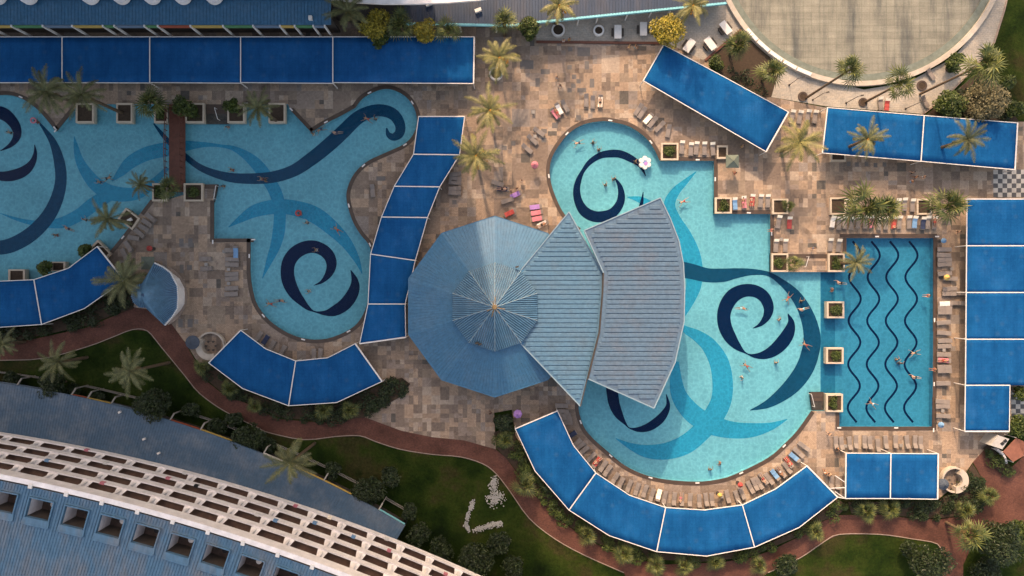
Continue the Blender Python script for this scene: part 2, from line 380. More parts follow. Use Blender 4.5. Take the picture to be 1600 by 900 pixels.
def concrete_disc():
    m, nt, b = new_mat('stained_concrete_floor')
    v = vec_scale(nt, pos(nt), (1.0, .14, 1)); v2 = vec_scale(nt, pos(nt), (.18, 1.1, 1))
    f = noise(nt, .35, 8, v, .65); g = noise(nt, .8, 6, v2, .6); h = noise(nt, 5, 4)
    c = ramp(nt, f, [(.36, (.085,.09,.085)), (.44, (.15,.145,.125)), (.52, (.205,.195,.16)), (.66, (.25,.23,.19))])
    c = mixc(nt, 1.0, c, ramp(nt, g, [(.3, (.75,)*3), (.65, (1.1,)*3)]), 'MULTIPLY')
    br = N(nt, 'ShaderNodeTexBrick'); br.offset = 0; br.inputs['Scale'].default_value = 1
    br.inputs['Brick Width'].default_value = 1.3; br.inputs['Row Height'].default_value = 1.0; br.inputs['Mortar Size'].default_value = .035
    br.inputs['Color1'].default_value = (1, 1, 1, 1); br.inputs['Color2'].default_value = (.88, .88, .88, 1); br.inputs['Mortar'].default_value = (.7, .72, .7, 1)
    nt.links.new(pos(nt), br.inputs['Vector'])
    c = mixc(nt, 1.0, c, br.outputs['Color'], 'MULTIPLY')
    c = mixc(nt, 1.0, c, ramp(nt, h, [(.3, (.85,)*3), (.7, (1.1,)*3)]), 'MULTIPLY')
    nt.links.new(c, b.inputs['Base Color']); b.inputs['Roughness'].default_value = .8
    return m
M['disc'] = concrete_disc()
M['rim'] = simple('weathered_rim', (.40,.34,.29), .8, .25, .8)

# ------------------------------------------------------------ pool outlines (photo pixels at ground level)
def outline(segs, n=6):
    out = []
    for kind, pts in segs:
        q = list(pts) if kind == 'L' else [tuple(p) for p in cr(pts, n)]
        if out and math.hypot(out[-1][0]-q[0][0], out[-1][1]-q[0][1]) < .5: q = q[1:]
        out += q
    if math.hypot(out[0][0]-out[-1][0], out[0][1]-out[-1][1]) < .5: out.pop()
    return out
SEG_A = [('S', [(-130,300),(-110,210),(-50,158),(0,148),(32,153),(60,172),(88,205)]),
 ('L', [(88,205),(116,171),(122,163),(450,163),(454,172),(486,206),(555,168)]),
 ('S', [(555,168),(567,153),(590,141),(610,139),(632,149),(647,168),(652,190),(646,210),(632,225),(607,237),(575,252),(555,270),(544,292),(542,312),(550,342),(562,364),(579,388),(583,430),(575,472),(564,498),(548,514),(520,527),(495,531),(470,528),(445,518),(420,500),(401,475),(393,445),(391,425)]),
 ('L', [(391,425),(391,373),(334,373),(334,290),(262,312),(236,312),(172,393),(150,403),(110,423),(60,440),(0,446)]),
 ('S', [(0,446),(-60,440),(-110,390),(-130,300)])]
SEG_B = [('S', [(1031,251),(1022,232),(1008,214),(985,198),(960,191),(940,189),(912,194),(890,207),(873,227),(861,250),(859,275),(866,303),(882,335),(907,357)]),
 ('L', [(907,357),(893,400),(885,480),(893,560),(905,628)]),
 ('S', [(905,628),(904,642),(912,667),(925,684),(945,702),(980,730),(1025,747),(1082,753),(1120,750),(1150,741),(1200,716),(1228,692),(1247,672),(1268,642)]),
 ('L', [(1268,642),(1286,642),(1286,425),(1204,425),(1204,334),(1116,334),(1116,251)])]
SEG_C = [('L', [(1286,642),(1311,643),(1311,667),(1457,667),(1459,372),(1317,372),(1317,425),(1286,425)])]
OA, OB, OC = outline(SEG_A), outline(SEG_B), outline(SEG_C)
OBC = outline(SEG_B[:3]+[('L', [(1268,642),(1286,642)])]+SEG_C[:1]+[('L', [(1286,425),(1204,425),(1204,334),(1116,334),(1116,251)])])
DEP = -0.9; WZ = -0.12

# ------------------------------------------------------------ ground, deck, paths
R_ = 1500
hA, hBC = PP(OA), PP(OBC)
mb = MB(); mb.sheet([(-R_,-R_,0),(R_,-R_,0),(R_,R_,0),(-R_,R_,0)], -.03, [hA, hBC]); struct('lawn', mb, M['lawn'])
deck = [(-700,-420),(1100,-420),(1100,-60),(1140,45),(1200,80),(1215,105),(1195,150),(1290,168),(1440,179),(1590,190),(2100,190),(2100,660),(1600,662),(1572,680),(1545,697),(1520,722),(1500,752),(1465,781),(1321,779),(1309,777),(1249,823),(1179,854),(1104,868),(1026,861),(952,836),(889,796),(836,735),(805,680),(800,640),(772,645),(775,702),(725,688),(675,683),(627,673),(570,652),(600,633),(640,600),(597,597),(526,629),(451,634),(379,607),(326,567),(318,575),(305,560),(290,535),(262,505),(232,490),(205,478),(196,440),(132,482),(65,507),(0,512),(-700,520)]
mb = MB(); mb.sheet(PP(deck), 0.0, [hA, hBC]); struct('pool_deck', mb, M['deck'])
# red brick paths
pathA = [(-500,545),(0,543),(42,532),(135,512),(175,495),(210,480),(235,484),(265,502),(287,532),(307,567),(322,595),(350,617),(385,630),(412,644),(437,655),(500,660),(570,652),(627,673),(675,683),(725,688),(775,702),(790,715),(800,728),(832,770),(870,810),(905,834),(932,850),(955,862),(990,874),(1040,882),(1095,880),(1125,879),(1170,872),(1200,862),(1250,838),(1282,816),(1310,805),(1375,804),(1425,810),(1470,811),(1512,805),(1550,785),(1540,757),(1520,722),(1540,700),(1575,735),(1600,712),(2000,640),(2000,900),(1610,830),(1560,832),(1525,840),(1505,882),(1508,1300),(1475,1300),(1473,870),(1465,850),(1425,842),(1375,835),(1312,835),(1287,847),(1250,872),(1200,895),(1150,930),(1130,1300),(980,1300),(979,905),(975,895),(912,867),(867,842),(827,810),(800,772),(797,768),(775,740),(755,725),(720,714),(675,710),(625,702),(587,690),(562,681),(525,682),(475,687),(420,676),(400,667),(350,642),(312,615),(287,585),(250,540),(230,517),(207,515),(175,527),(135,542),(67,560),(0,563),(-500,566)]
mb = MB(); mb.sheet(PP(pathA), .004); struct('garden_path', mb, M['path'])
# stone edging of the path: low kerb along its garden side
mb = MB()
edge = [(-100,566),(0,563),(67,560),(135,542),(175,527),(207,515),(230,517),(250,540),(287,585),(312,615),(350,642),(400,667),(420,676),(475,687),(525,682),(562,681),(587,690),(625,702),(675,710),(720,714),(755,725),(775,740),(797,768),(827,810),(867,842),(912,867),(975,895)]
c = PP(cr(edge, 3), .06)
for i in range(len(c)-1): mb.beam(c[i], c[i+1], .12, .10)
e2 = PP(cr([(1200,895),(1250,872),(1287,847),(1312,835),(1375,835),(1425,842),(1465,850),(1473,870)], 3), .06)
for i in range(len(e2)-1): mb.beam(e2[i], e2[i+1], .12, .10)
struct('path_kerb', mb, M['stone'])
# cafe terrace north of the deck
mb = MB(); mb.sheet(PP([(838,20),(1135,0),(1160,42),(1101,95),(1040,66),(838,64)]), .004); struct('terrace', mb, M['terrace'])
mb = MB()
for a, b in (((838,65),(1035,67)),((1158,46),(1102,94))): mb.beam(P(*a, .22), P(*b, .22), .35, .25)
tag(mb.build('low_wall', M['wood']), 'low brown timber edging along the south side of the cafe terrace', 'low wall')
# paving beside the round basin
mb = MB(); mb.sheet(PP([(1215,105),(1228,100),(1290,125),(1350,140),(1420,128),(1490,90),(1540,30),(1552,-40),(1577,-10),(1570,15),(1554,66),(1525,104),(1476,153),(1440,178),(1290,166),(1195,150)]), .004); struct('ring_pavement', mb, M['terrace'])
mb = MB(); kk = PP([(1576,-12),(1570,15),(1554,66),(1525,104),(1476,153),(1441,179)], .1)
for i in range(5): mb.beam(kk[i], kk[i+1], .22, .13)
struct('pavement_kerb', mb, M['stone'])
# planted bed between the terrace and the basin
mb = MB(); mb.sheet(PP([(1103,93),(1160,44),(1198,85),(1222,104),(1212,128),(1205,152),(1192,152)]), .008); struct('planting_bed', mb, M['soil'])
# chess boards painted in the paving
for nm, x0, y0, nx, ny in (('a', 1552, 265, 14, 6), ('b', 1580, 610, 8, 7)):
    mb = MB()
    s = 7.2
    for i in range(nx):
        for j in range(ny):
            q = [(x0+i*s, y0+j*s), (x0+(i+1)*s, y0+j*s), (x0+(i+1)*s, y0+(j+1)*s), (x0+i*s, y0+(j+1)*s)]
            mb.sheet(PP(q), .006, mi=(i+j) % 2)
    struct('checkered_paving', mb, [simple('check_light', (.40,.37,.34), .7), simple('check_dark', (.07,.07,.075), .7)])
for x, y, wd, ht in ((823,95,21,14),(852,107,14,8),(902,75,20,14),(915,85,10,12),(918,96,7,13),(835,123,7,14),(925,122,7,14),(889,99,7,7),(883,111,7,7),(898,112,7,7),(889,134,7,7),(833,170,8,8),(904,177,8,8),(284,372,7,14),(298,372,7,14),(284,416,7,14),(297,416,8,8),(282,497,7,14),(297,497,7,14)):
    pass
mb = MB()
for x, y, wd, ht in ((823,101,21,14),(852,112,14,8),(912,81,20,14),(917,102,7,13),(840,129,7,14),(925,130,7,14),(891,77,7,7),(890,105,7,7),(897,120,7,7),(904,127,7,7),(896,134,7,7),(890,141,7,7),(909,141,14,7),(833,175,8,8),(904,184,8,8),(867,196,9,9),(850,205,9,7),(850,219,8,7),(802,224,7,7),(283.5,379,7,13),(297.5,379,7,13),(284,420,6,13),(296,418,8,8),(282,505,7,13),(297,505,8,13),(788,231,8,7),(595,279,14,7),(710,316,7,7),(1180,264,7,7),(1326,256,6,7),(1339,257,6,7),(1354,256,6,7),(1368,258,6,7),(1382,257,6,7)):
    mb.sheet(PP([(x-wd/2, y-ht/2), (x+wd/2, y-ht/2), (x+wd/2, y+ht/2), (x-wd/2, y+ht/2)]), .005)
struct('dark_paving_slabs', mb, simple('dark_slab', (.12,.105,.10), .7, .2))

# ------------------------------------------------------------ pools
def pool(name, label, out, floor_mat, skip_walls=(), center=(0, 0)):
    t = thing(name, P(center[0], center[1]), label, 'swimming pool')
    pts = PP(out); n = len(pts)
    ar = sum(pts[i].x*pts[(i+1) % n].y-pts[(i+1) % n].x*pts[i].y for i in range(n))
    if ar < 0: pts = pts[::-1]; out = out[::-1]
    mb = MB(); mb.sheet(pts, DEP)
    for i in range(n):
        a, b = pts[i], pts[(i+1) % n]
        pa, pb = out[i], out[(i+1) % n]
        if any(abs(pa[0]-x) < 1 and abs(pb[0]-x) < 1 for x in skip_walls): continue
        mb.add([(a.x, a.y, DEP), (b.x, b.y, DEP), (b.x, b.y, -.005), (a.x, a.y, -.005)], [(0, 3, 2, 1)])
    mb.build('basin', floor_mat, t)
    return t
tA = pool('swimming_pool', 'turquoise freeform pool on the left with dark swirls and a footbridge over it', OA, M['tile_l'], center=(300, 300))
tB = pool('swimming_pool', 'large turquoise pool with navy spirals around the grey ribbed twin roof', OB, M['tile_l'], (1286,), (1080, 500))
tC = pool('lap_pool', 'rectangular blue lap pool with four wavy dark lane lines', OC, M['tile_lap'], (1286,), (1385, 520))
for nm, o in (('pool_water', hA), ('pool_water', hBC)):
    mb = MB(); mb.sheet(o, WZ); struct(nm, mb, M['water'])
SW = {  # (pool, colour): swirls as centre line points with half widths, in photo pixels
 'A_n': [[(-25,172,8),(0,176,10),(14,184,9),(25,199,7.5),(26,214,6),(16,227,3.5),(0,236,.3)],
         [(54,226,.5),(55,240,3),(50,255,5.5),(38,267,8),(20,274,8.5),(0,275,7),(-25,268,5),(-60,240,3)],
         [(490,446,.3),(503,440,2.6),(514,427,6),(518,412,8),(512,397,9),(497,387,9.5),(480,386,10),(463,394,10.5),(452,408,10.5),(449,425,10.5),(452,442,10.5),(460,458,9),(470,470,6.5),(481,481,3.5),(492,487,1),(508,489,4),(522,486,8),(537,477,9.5),(548,464,9.5),(554,450,8),(554,437,5),(548,422,.5)]],
 'A_d': [[(57,187,.5),(70,203,3),(84,225,6),(93,255,8.5),(95,282,9),(89,310,10),(75,338,11),(52,363,11.5),(25,380,11.5),(0,387,11),(-40,388,9),(-90,370,6)],
         [(240,193,1),(252,208,3),(268,226,4),(288,243,4.5),(310,260,5),(335,271,6),(365,278,7.5),(400,279,8.5),(430,276,9),(460,266,9.5),(487,248,10.5),(512,228,11),(535,207,11),(558,185,10.5),(580,174,9.5),(600,173,9.5),(616,180,9),(625,195,8),(624,208,7.5),(615,214,6),(607,210,4),(604,200,1)]],
 'A_m': [[(116,213,.5),(119,230,4),(124,250,6.5),(135,270,9),(150,288,11),(170,300,12),(195,304,11),(220,300,9),(242,283,6),(262,262,3)],
         [(175,283,1),(190,268,7),(205,253,10),(230,240,11),(262,233,11),(290,228,8),(320,226,4),(345,228,2.5),(365,232,4),(385,243,7),(402,258,9.5),(415,275,10),(425,290,10),(432,305,10),(437,325,9.5),(437,345,9.5),(435,365,9.5),(430,385,8),(422,405,5.5),(410,435,.5)],
         [(0,333,.5),(25,342,2.5),(50,348,4),(75,350,6),(100,347,9),(125,335,10),(145,320,11),(165,308,10),(185,300,5)],
         [(357,355,.5),(378,341,6),(400,329,10),(430,323,11.5),(460,325,12),(490,335,13),(515,353,12),(540,378,9),(557,405,5),(566,428,.5)]],
 'B_n': [[(1009,275,.5),(1000,258,3.5),(986,248,5.5),(970,241,6),(955,240,6),(938,243,5),(922,253,4),(911,267,3),(904,282,4.5),(901,298,5.5),(904,315,6.5),(913,330,8),(928,338,8.5),(944,338,8.5),(958,332,7.5),(968,319,6.5),(971,305,5.5),(968,290,3.5),(960,277,.5)],
         [(1005,300,.5),(1003,315,2.5),(1000,330,4)],
         [(1176,513,.3),(1188,507,3),(1198,495,6),(1201,480,8),(1194,464,9),(1180,455,9.5),(1163,454,10),(1147,461,11),(1136,475,11),(1131,492,10.5),(1133,510,10.5),(1141,527,9.5),(1152,541,6),(1166,552,1),(1180,556,3.5),(1196,554,7),(1211,546,9.5),(1224,533,10.5),(1233,518,9),(1236,503,5),(1231,490,.5)],
         [(956,600,9.5),(957,615,9),(960,632,8.5),(967,648,6.5),(977,662,2),(984,669,1),(998,671,4),(1014,667,6.5),(1029,657,7),(1039,645,5.5),(1044,632,3),(1041,616,.5)]],
 'B_d': [[(1050,418,13),(1080,424,12),(1105,430,11),(1130,430,10.5),(1150,427,8),(1175,425,5),(1200,428,3.5),(1220,440,5),(1240,458,8),(1255,480,10),(1265,505,12),(1269,530,13.5),(1265,555,14),(1256,578,14),(1240,600,13),(1220,618,10),(1198,632,6),(1172,641,.5)]],
 'B_m': [[(980,308,.5),(1000,312,5),(1020,322,6)],
         [(1088,268,.5),(1072,283,4),(1055,300,7),(1046,320,9),(1053,342,10),(1068,368,12),(1079,395,14),(1084,420,14),(1084,445,12),(1077,468,9),(1065,492,6)],
         [(1062,508,3),(1073,516,6),(1090,525,9),(1108,540,12),(1123,565,15),(1129,595,16),(1127,625,16),(1115,650,16),(1095,675,15),(1070,695,15),(1040,705,13),(1010,705,10),(985,697,5),(962,685,.5)],
         [(1058,565,3),(1056,590,9),(1060,615,12),(1072,635,14),(1090,652,15),(1115,665,15),(1145,672,13),(1175,672,11),(1205,666,6),(1230,655,.5)]]}
zi = 1
for key, par in (('A_m', tA), ('A_d', tA), ('A_n', tA), ('B_m', tB), ('B_d', tB), ('B_n', tB)):
    for s_ in SW[key]:
        mb = MB(); z = DEP+.004*zi; zi += 1
        L, Rr = swirl(s_, z)
        mb.ribbon(Rr, L); mb.build('tile_swirl', M['tile_'+key[-1]], par)
    if key == 'A_n': zi = 1
mb = MB(); mb.sheet(PP([(1287,425.5),(1309,425.5),(1309,643),(1287,642)]), DEP+.004); mb.build('deep_strip', M['tile_strip'], tC)
for x0 in (1336.5, 1365.5, 1394.5, 1424.5):
    L = []; R2 = []; n = 90
    pts = [(x0-(y-377)*.010+9.3*math.cos(2*PI*(y-467)/68.0), y) for y in [377+i*(660-377)/n for i in range(n+1)]]
    for i in range(n+1):
        a = pts[max(0, i-1)]; b = pts[min(n, i+1)]; dx, dy = b[0]-a[0], b[1]-a[1]; l = math.hypot(dx, dy)
        L.append(P(pts[i][0]-dy/l*1.7, pts[i][1]+dx/l*1.7, DEP+.008)); R2.append(P(pts[i][0]+dy/l*1.7, pts[i][1]-dx/l*1.7, DEP+.008))
    mb = MB(); mb.ribbon(R2, L); mb.build('lane_line', M['tile_n'], tC)
def coping(par, pxs, side, n=6, spl=True, wd=.55, lights=7.0):
    c = cr(pxs, n) if spl else pxs
    w3 = PP(c, 0); I = []; O = []
    for i, p in enumerate(w3):
        a = w3[max(0, i-1)]; b = w3[min(len(w3)-1, i+1)]; d = (b-a).normalized(); nn = Vector((-d.y, d.x, 0))*side
        I.append(p-nn*.04); O.append(p+nn*wd)
    mb = MB()
    for i in range(len(w3)-1):
        q = [I[i], I[i+1], O[i+1], O[i]]
        lo = [Vector((v.x, v.y, -.10)) for v in q]; hi = [Vector((v.x, v.y, .035)) for v in q]
        f = [(4,5,6,7),(0,1,5,4),(2,3,7,6)]
        if side < 0: f = [t[::-1] for t in f]
        mb.add(lo+hi, f)
    mb.add([*[Vector((v.x, v.y, z)) for z in (-.1, .035) for v in (I[0], O[0])]], [(0,1,3,2)])
    mb.add([*[Vector((v.x, v.y, z)) for z in (-.1, .035) for v in (I[-1], O[-1])]], [(1,0,2,3)])
    cp = mb.build('coping', M['coping'], par)
    acc = lights*.5
    for i in range(len(w3)-1):
        acc += (w3[i+1]-w3[i]).length
        if acc > lights:
            acc = 0; d = (w3[i+1]-w3[i]); nn = Vector((-d.y, d.x, 0)).normalized()*side
            mb = MB(); q = w3[i]+nn*.14; mb.box((q.x, q.y, .05), (.62, .2, .035), math.atan2(d.y, d.x)); mb.build('skimmer_lid', M['white'], cp)
coping(tA, SEG_A[0][1], 1 if False else 1); coping(tA, [(88,205),(116,171)], 1, spl=False)
coping(tA, [(454,172),(486,206)], 1, spl=False); coping(tA, [(486,206),(510,192),(535,179),(555,168)], 1, spl=False)
coping(tA, SEG_A[2][1], 1); coping(tA, [(391,425),(391,400),(391,373)], 1, spl=False)
coping(tA, [(396,373),(360,373),(334,373)], 1, spl=False); coping(tA, [(334,378),(334,335),(334,313)], 1, spl=False)
coping(tA, [(236,312),(220,333)], 1, spl=False); coping(tA, [(210,345),(191,370),(172,393)], 1, spl=False)
coping(tA, [(384,163),(421,163)], 1, spl=False)
coping(tB, SEG_B[0][1], -1); coping(tB, SEG_B[2][1], -1)
coping(tB, [(1116,251),(1090,251),(1060,251)], -1, spl=False); coping(tB, [(1116,309),(1116,280),(1116,247)], -1, spl=False)
coping(tB, [(1204,334),(1170,334),(1142,334)], -1, spl=False); coping(tB, [(1204,396),(1204,365),(1204,336)], -1, spl=False)
coping(tC, [(1317,396),(1317,372)], 1 if False else -1, spl=False); coping(tC, [(1464,371),(1420,371),(1370,371),(1312,371)], -1, spl=False)
coping(tC, [(1457,672),(1458,600),(1458.5,500),(1459,372)], -1, spl=False); coping(tC, [(1311,667),(1350,667),(1400,667),(1457,667)], -1, spl=False)
coping(tC, [(1311,645),(1311,671)], -1, spl=False)
coping(tB, [(905,628),(903,610)], 1, spl=False)
# dark submerged steps at the pool edges
def steps(px, label, rail):
    c = P(sum(p[0] for p in px)/4, sum(p[1] for p in px)/4)
    t = thing('pool_steps', c, label, 'steps', 'dark steps into the pools')
    mb = MB(); q = PP(px)
    for i in range(4):
        a, b = i/4, 1.0
        qq = [q[0].lerp(q[3], a), q[1].lerp(q[2], a), q[2], q[3]] if False else [q[0], q[1], q[1].lerp(q[2], 1-i*.25), q[0].lerp(q[3], 1-i*.25)]
        mb.prism(qq, -.5, -.20+.07*i)
    mb.build('treads', M['coping'], t)
    mb = MB(); a, b = P(*rail[0], 1.0), P(*rail[1], .7); mb.tube(a, b, .05); mb.tube(a, (a.x, a.y, 0), .04); mb.tube(b, (b.x, b.y, -.3), .04)
    mb.build('handrail', M['white'], t)
steps([(322,163),(356,163),(356,193),(322,193)], 'dark steps north of the left pool with slanted white rail between the planters', ((335,168),(340,186)))
steps([(320,288),(340,288),(334,316),(320,316)], 'dark steps beside the planter at the south end of the footbridge', ((337,290),(334,310)))
steps([(1231,397),(1292,397),(1292,424),(1231,424)], 'wide dark steps between two planters at the top of the big right pool', ((1264,401),(1259,417)))
steps([(1266,613),(1287,613),(1287,641),(1270,641)], 'dark steps at the lower right corner of the big pool', ((1268,616),(1273,636)))

# ------------------------------------------------------------ planters
def planter(poly, label, ht=.45, fill='soil', name='planter'):
    cx = sum(p[0] for p in poly)/len(poly); cy = sum(p[1] for p in poly)/len(poly)
    t = thing(name, P(cx, cy), label, 'planter', 'square concrete planters around the pools')
    q = PP(poly); c = P(cx, cy); inn = [c+(v-c)*(1-.30/max(.9, (v-c).length)*1.25) for v in q]
    mb = MB()
    for i in range(4):
        a, b = i, (i+1) % 4
        mb.prism([q[a], q[b], inn[b], inn[a]], -.5, ht)
    mb.build('wall', M['conc'], t)
    mb = MB(); mb.prism(inn, -.3, ht-.15); mb.build('soil', M['soil'], t)
    return t, inn
def leaves(mb, c, r, n, size=.25, flat=.75, clumps=8, mi=0):
    c = Vector(c); cl = []
    for _ in range(clumps):
        v = Vector((random.gauss(0, 1), random.gauss(0, 1), random.gauss(0, .8))).normalized()*random.uniform(.35, .75)
        cl.append((Vector((v.x*r[0], v.y*r[1], v.z*r[2])), random.uniform(.32, .55)))
    for _ in range(n):
        o, k = random.choice(cl)
        v = Vector((random.gauss(0, 1), random.gauss(0, 1), random.gauss(0, 1))).normalized()*random.uniform(.7, 1.05)
        p = c+o+Vector((v.x*r[0]*k, v.y*r[1]*k, v.z*r[2]*k))
        u = Vector((random.gauss(0, 1), random.gauss(0, 1), random.gauss(0, .5))).normalized()
        w_ = u.cross(Vector((random.gauss(0, .5), random.gauss(0, .5), 1))).normalized()
        s = size*random.uniform(.6, 1.3)
        mb.add([p-u*s, p-w_*s*.45, p+u*s, p+w_*s*.45], [(0, 1, 2, 3)], mi)
R4 = lambda a, b, c, d: [(a, b), (c, b), (c, d), (a, d)]
PL = [
 (R4(121,162,149,193), 'planter beneath the leaning date palm at the upper left pool corner', 0),
 (R4(184,162,209,193), 'soil planter where a long dark palm trunk rises, upper left pool edge', 0),
 (R4(243,165,264,193), 'planter touching the west side of the footbridge at its north end', 1),
 (R4(291,162,321,193), 'green planted box touching the east side of the footbridge at its north end', 1),
 (R4(357,164,384,193), 'planter right of the dark north steps of the left pool', 0),
 (R4(421,162,447,193), 'rightmost planter on the north edge of the left pool', 0),
 (R4(240,287,263,315), 'planter touching the west side of the footbridge at its south end', 1),
 (R4(289,287,319,315), 'planter touching the east side of the footbridge at its south end', 1),
 ([(199,325),(221,342),(209,360),(186,342)], 'diamond turned planter with a white box in its soil', 0),
 ([(155,375),(176,397),(166,407),(142,388)], 'tilted planter beside the corner of the lower left blue canopy', 0),
 (R4(16,421,42,441), 'planter left of the canopy ridge at the lower edge of the left pool', 0),
 (R4(82,409,105,424), 'small planter half under the lower left blue canopy', 0),
 (R4(1032,224,1059,251), 'leafy planter beside the cream headed loungers above the big pool', 1),
 (R4(1116,309,1142,334), 'leafy planter in the corner of the stepped pool edge', 1),
 (R4(1205,311,1230,335), 'planter with a small young palm right of the towel loungers', 0),
 (R4(1295,309,1320,336), 'dark soil planter left of the two big fan palms', 0),
 (R4(1430,311,1453,336), 'dark soil planter between the two groups of fan palms', 0),
 (R4(1204,396,1230,425), 'planter left of the wide dark steps', 1),
 (R4(1292,396,1318,425), 'planter at the upper left corner of the lap pool', 1),
 (R4(1290,471,1317,497), 'square planter standing in the water, northmost of the three between the pools', 1),
 (R4(1289,543,1316,568), 'square planter standing in the water, middle one of the three between the pools', 1),
 (R4(1289,615,1315,643), 'square planter beside the dark corner steps, southmost between the pools', 1),
 (R4(1296,226,1320,253), 'planter half under the long blue canopy right of the feather palm', 0),
 (R4(1119,228,1136,249), 'dark planter next to the grey green square umbrella', 0)]
for i, (poly, lab, gr) in enumerate(PL):
    t, inn = planter(poly, lab)
    if gr:
        c = sum(inn, Vector())/4; rx = (max(v.x for v in inn)-min(v.x for v in inn))/2; ry = (max(v.y for v in inn)-min(v.y for v in inn))/2
        mb = MB(); leaves(mb, (c.x, c.y, .5), (rx*.95, ry*.95, .35), 500, .14, clumps=14)
        o = mb.build('planter_shrub', M['leafM']); tag(o, {2:'low shrub in the planter west of the bridge, north end',3:'low shrub in the planter east of the bridge, north end',6:'low shrub in the planter west of the bridge, south end',7:'low shrub in the planter east of the bridge, south end',12:'green shrub in the planter beside the cream headed loungers',13:'bright green shrub in the planter at the corner of the stepped pool edge',17:'shrub in the planter left of the wide dark steps',18:'shrub in the planter at the upper left lap pool corner',19:'shrub in the northmost planter standing in the water',20:'shrub in the middle planter standing in the water',21:'shrub in the southmost planter between the pools'}[i], 'shrub', 'shrubs filling the planters')
for x, y, r, lab in ((872,48,10.5,'round white planter with a golden palm, leftmost on the cafe terrace'),(935,49,8.5,'round white planter with a small dark plant between two brown mats'),
   (1024,47,9,'round white planter under the golden bushy tree on the terrace'),(775,116,10.5,'round white planter on the deck beside the blue canopy corner'),
   (1254,151,7.5,'dark round tree pit at the foot of the leftmost leaning palm by the ring'),(1348,160,7,'dark round tree pit between the two leaning ring palms'),
   (1440,134,8,'dark round tree pit with the longest leaning palm trunk'),(1484,107,7,'dark round tree pit with a green shrub by the ring')):
    t = thing('round_planter', P(x, y), lab, 'planter', 'round planters'); dk = x > 1200
    mb = MB(); mb.ring(P(x, y), r*.1-.26, r*.1, 0, .15 if dk else .5, n=28); mb.build('rim', M['coping' if dk else 'white'], t)
    mb = MB(); mb.disc(P(x, y), r*.1-.27, 0, .12 if dk else .35); mb.build('soil', M['soil'], t)

# ------------------------------------------------------------ blue shade canopies
CZ = 2.7
def canopy(label, panels, posts=None, z=CZ):
    allp = [p for a, b in panels for p in a+b]
    cx = sum(p[0] for p in allp)/len(allp); cy = sum(p[1] for p in allp)/len(allp)
    t = thing('shade_canopy', (P(cx, cy, z).x, P(cx, cy, z).y, 0), label, 'canopy', 'blue shade canopies around the pools')
    fr = MB(); pp = {}
    for k, (a, b) in enumerate(panels):
        A = PP(a, z); B = PP(b, z)
        A2 = [Vector(p) for p in A]; B2 = [Vector(p) for p in B]
        # cloth: grid between the two long edges with a slight sag
        mb = MB(); nu = 12; nv = 6
        def along(L, u):
            ls = [(L[i+1]-L[i]).length for i in range(len(L)-1)]; T = sum(ls)*u
            for i, l in enumerate(ls):
                if T <= l or i == len(ls)-1: return L[i].lerp(L[i+1], min(1, T/l))
                T -= l
        us = [i/nu for i in range(nu+1)]
        if len(A) == 3: us = sorted(set([i/nu for i in range(nu+1)]))
        g = []
        for u in us:
            pa, pb = along(A2, u), along(B2, u)
            for j in range(nv+1):
                v = j/nv; q = pa.lerp(pb, v); q.z = z-.02-.11*math.sin(PI*u)*math.sin(PI*v)+random.uniform(-.012, .012); g.append(q)
        # keep real corner points of bent edges
        fs = []
        for i in range(len(us)-1):
            for j in range(nv):
                b_ = i*(nv+1)+j; fs.append((b_, b_+1, b_+nv+2, b_+nv+1))
        mb.add(g, fs, 0, True)
        o = mb.build('cloth_panel', M['fabric'], t)
        md = o.modifiers.new('thickness', 'SOLIDIFY'); md.thickness = .02; md.offset = -1
        for L in (A, B):
            for i in range(len(L)-1): fr.beam(L[i]+Vector((0,0,.02)), L[i+1]+Vector((0,0,.02)), .11, .12)
            for q in (L[0], L[-1]): pp[(round(q.x, 1), round(q.y, 1))] = q
        fr.beam(A[0]+Vector((0,0,.035)), B[0]+Vector((0,0,.035)), .15, .14)
        if k == len(panels)-1: fr.beam(A[-1]+Vector((0,0,.035)), B[-1]+Vector((0,0,.035)), .2, .14)
    fr.build('frame', M['white'], t)
    for q in pp.values():
        mb = MB(); mb.tube((q.x, q.y, 0), (q.x, q.y, z-.08), .07, n=8); mb.build('post', M['white'], t)
    return t
xs = [-200,-60,97,234,376,520,741]
canopy('longest blue canopy, five panels running along the top left above the left pool',
       [([(xs[i],57.5),(xs[i+1],57.5)], [(xs[i]+(0 if i else 0),129),(xs[i+1]-(1 if i == 5 else 0),129+(.3*i))]) for i in range(6)])
c2l = [(654,182),(646,241),(616,291),(596,339),(579,397),(575,475),(562,537)]; c2r = [(726,182),(718,242),(687,292),(668,340),(649,407),(633,475),(634,527)]
canopy('narrow curving blue canopy of six panels between the left pool and the round roof', [([c2l[i], c2l[i+1]], [c2r[i], c2r[i+1]]) for i in range(6)])
canopy('two panel bent blue canopy below the round end of the left pool',
       [([(376,516),(415,545),(462,564)], [(326,567),(379,607),(451,634)]), ([(462,564),(512,559),(555,537)], [(451,634),(526,629),(597,596)])])
canopy('blue canopy cut by the left edge of the photo below the left pool',
       [([(-140,420),(-40,441),(53,437)], [(-160,500),(-40,514),(65,507)]), ([(53,437),(107,419),(152,385)], [(65,507),(132,482),(194,438)])])
canopy('big curved blue canopy of four panels wrapping the bottom of the large pool',
       [([(871,642),(896,696),(931,739)], [(805,670),(836,736),(889,797)]), ([(931,739),(984,774),(1040,793)], [(889,797),(952,837),(1026,862)]),
        ([(1040,793),(1100,797),(1160,789)], [(1026,862),(1104,869),(1179,855)]), ([(1160,789),(1212,764),(1261,728)], [(1179,855),(1249,824),(1309,777)])])
canopy('small rectangular blue canopy of two panels right of the big curved one', [([(1322,708),(1392,708.5)], [(1321,779),(1391,779)]), ([(1392,708.5),(1466,709)], [(1391,779),(1465,780)])])
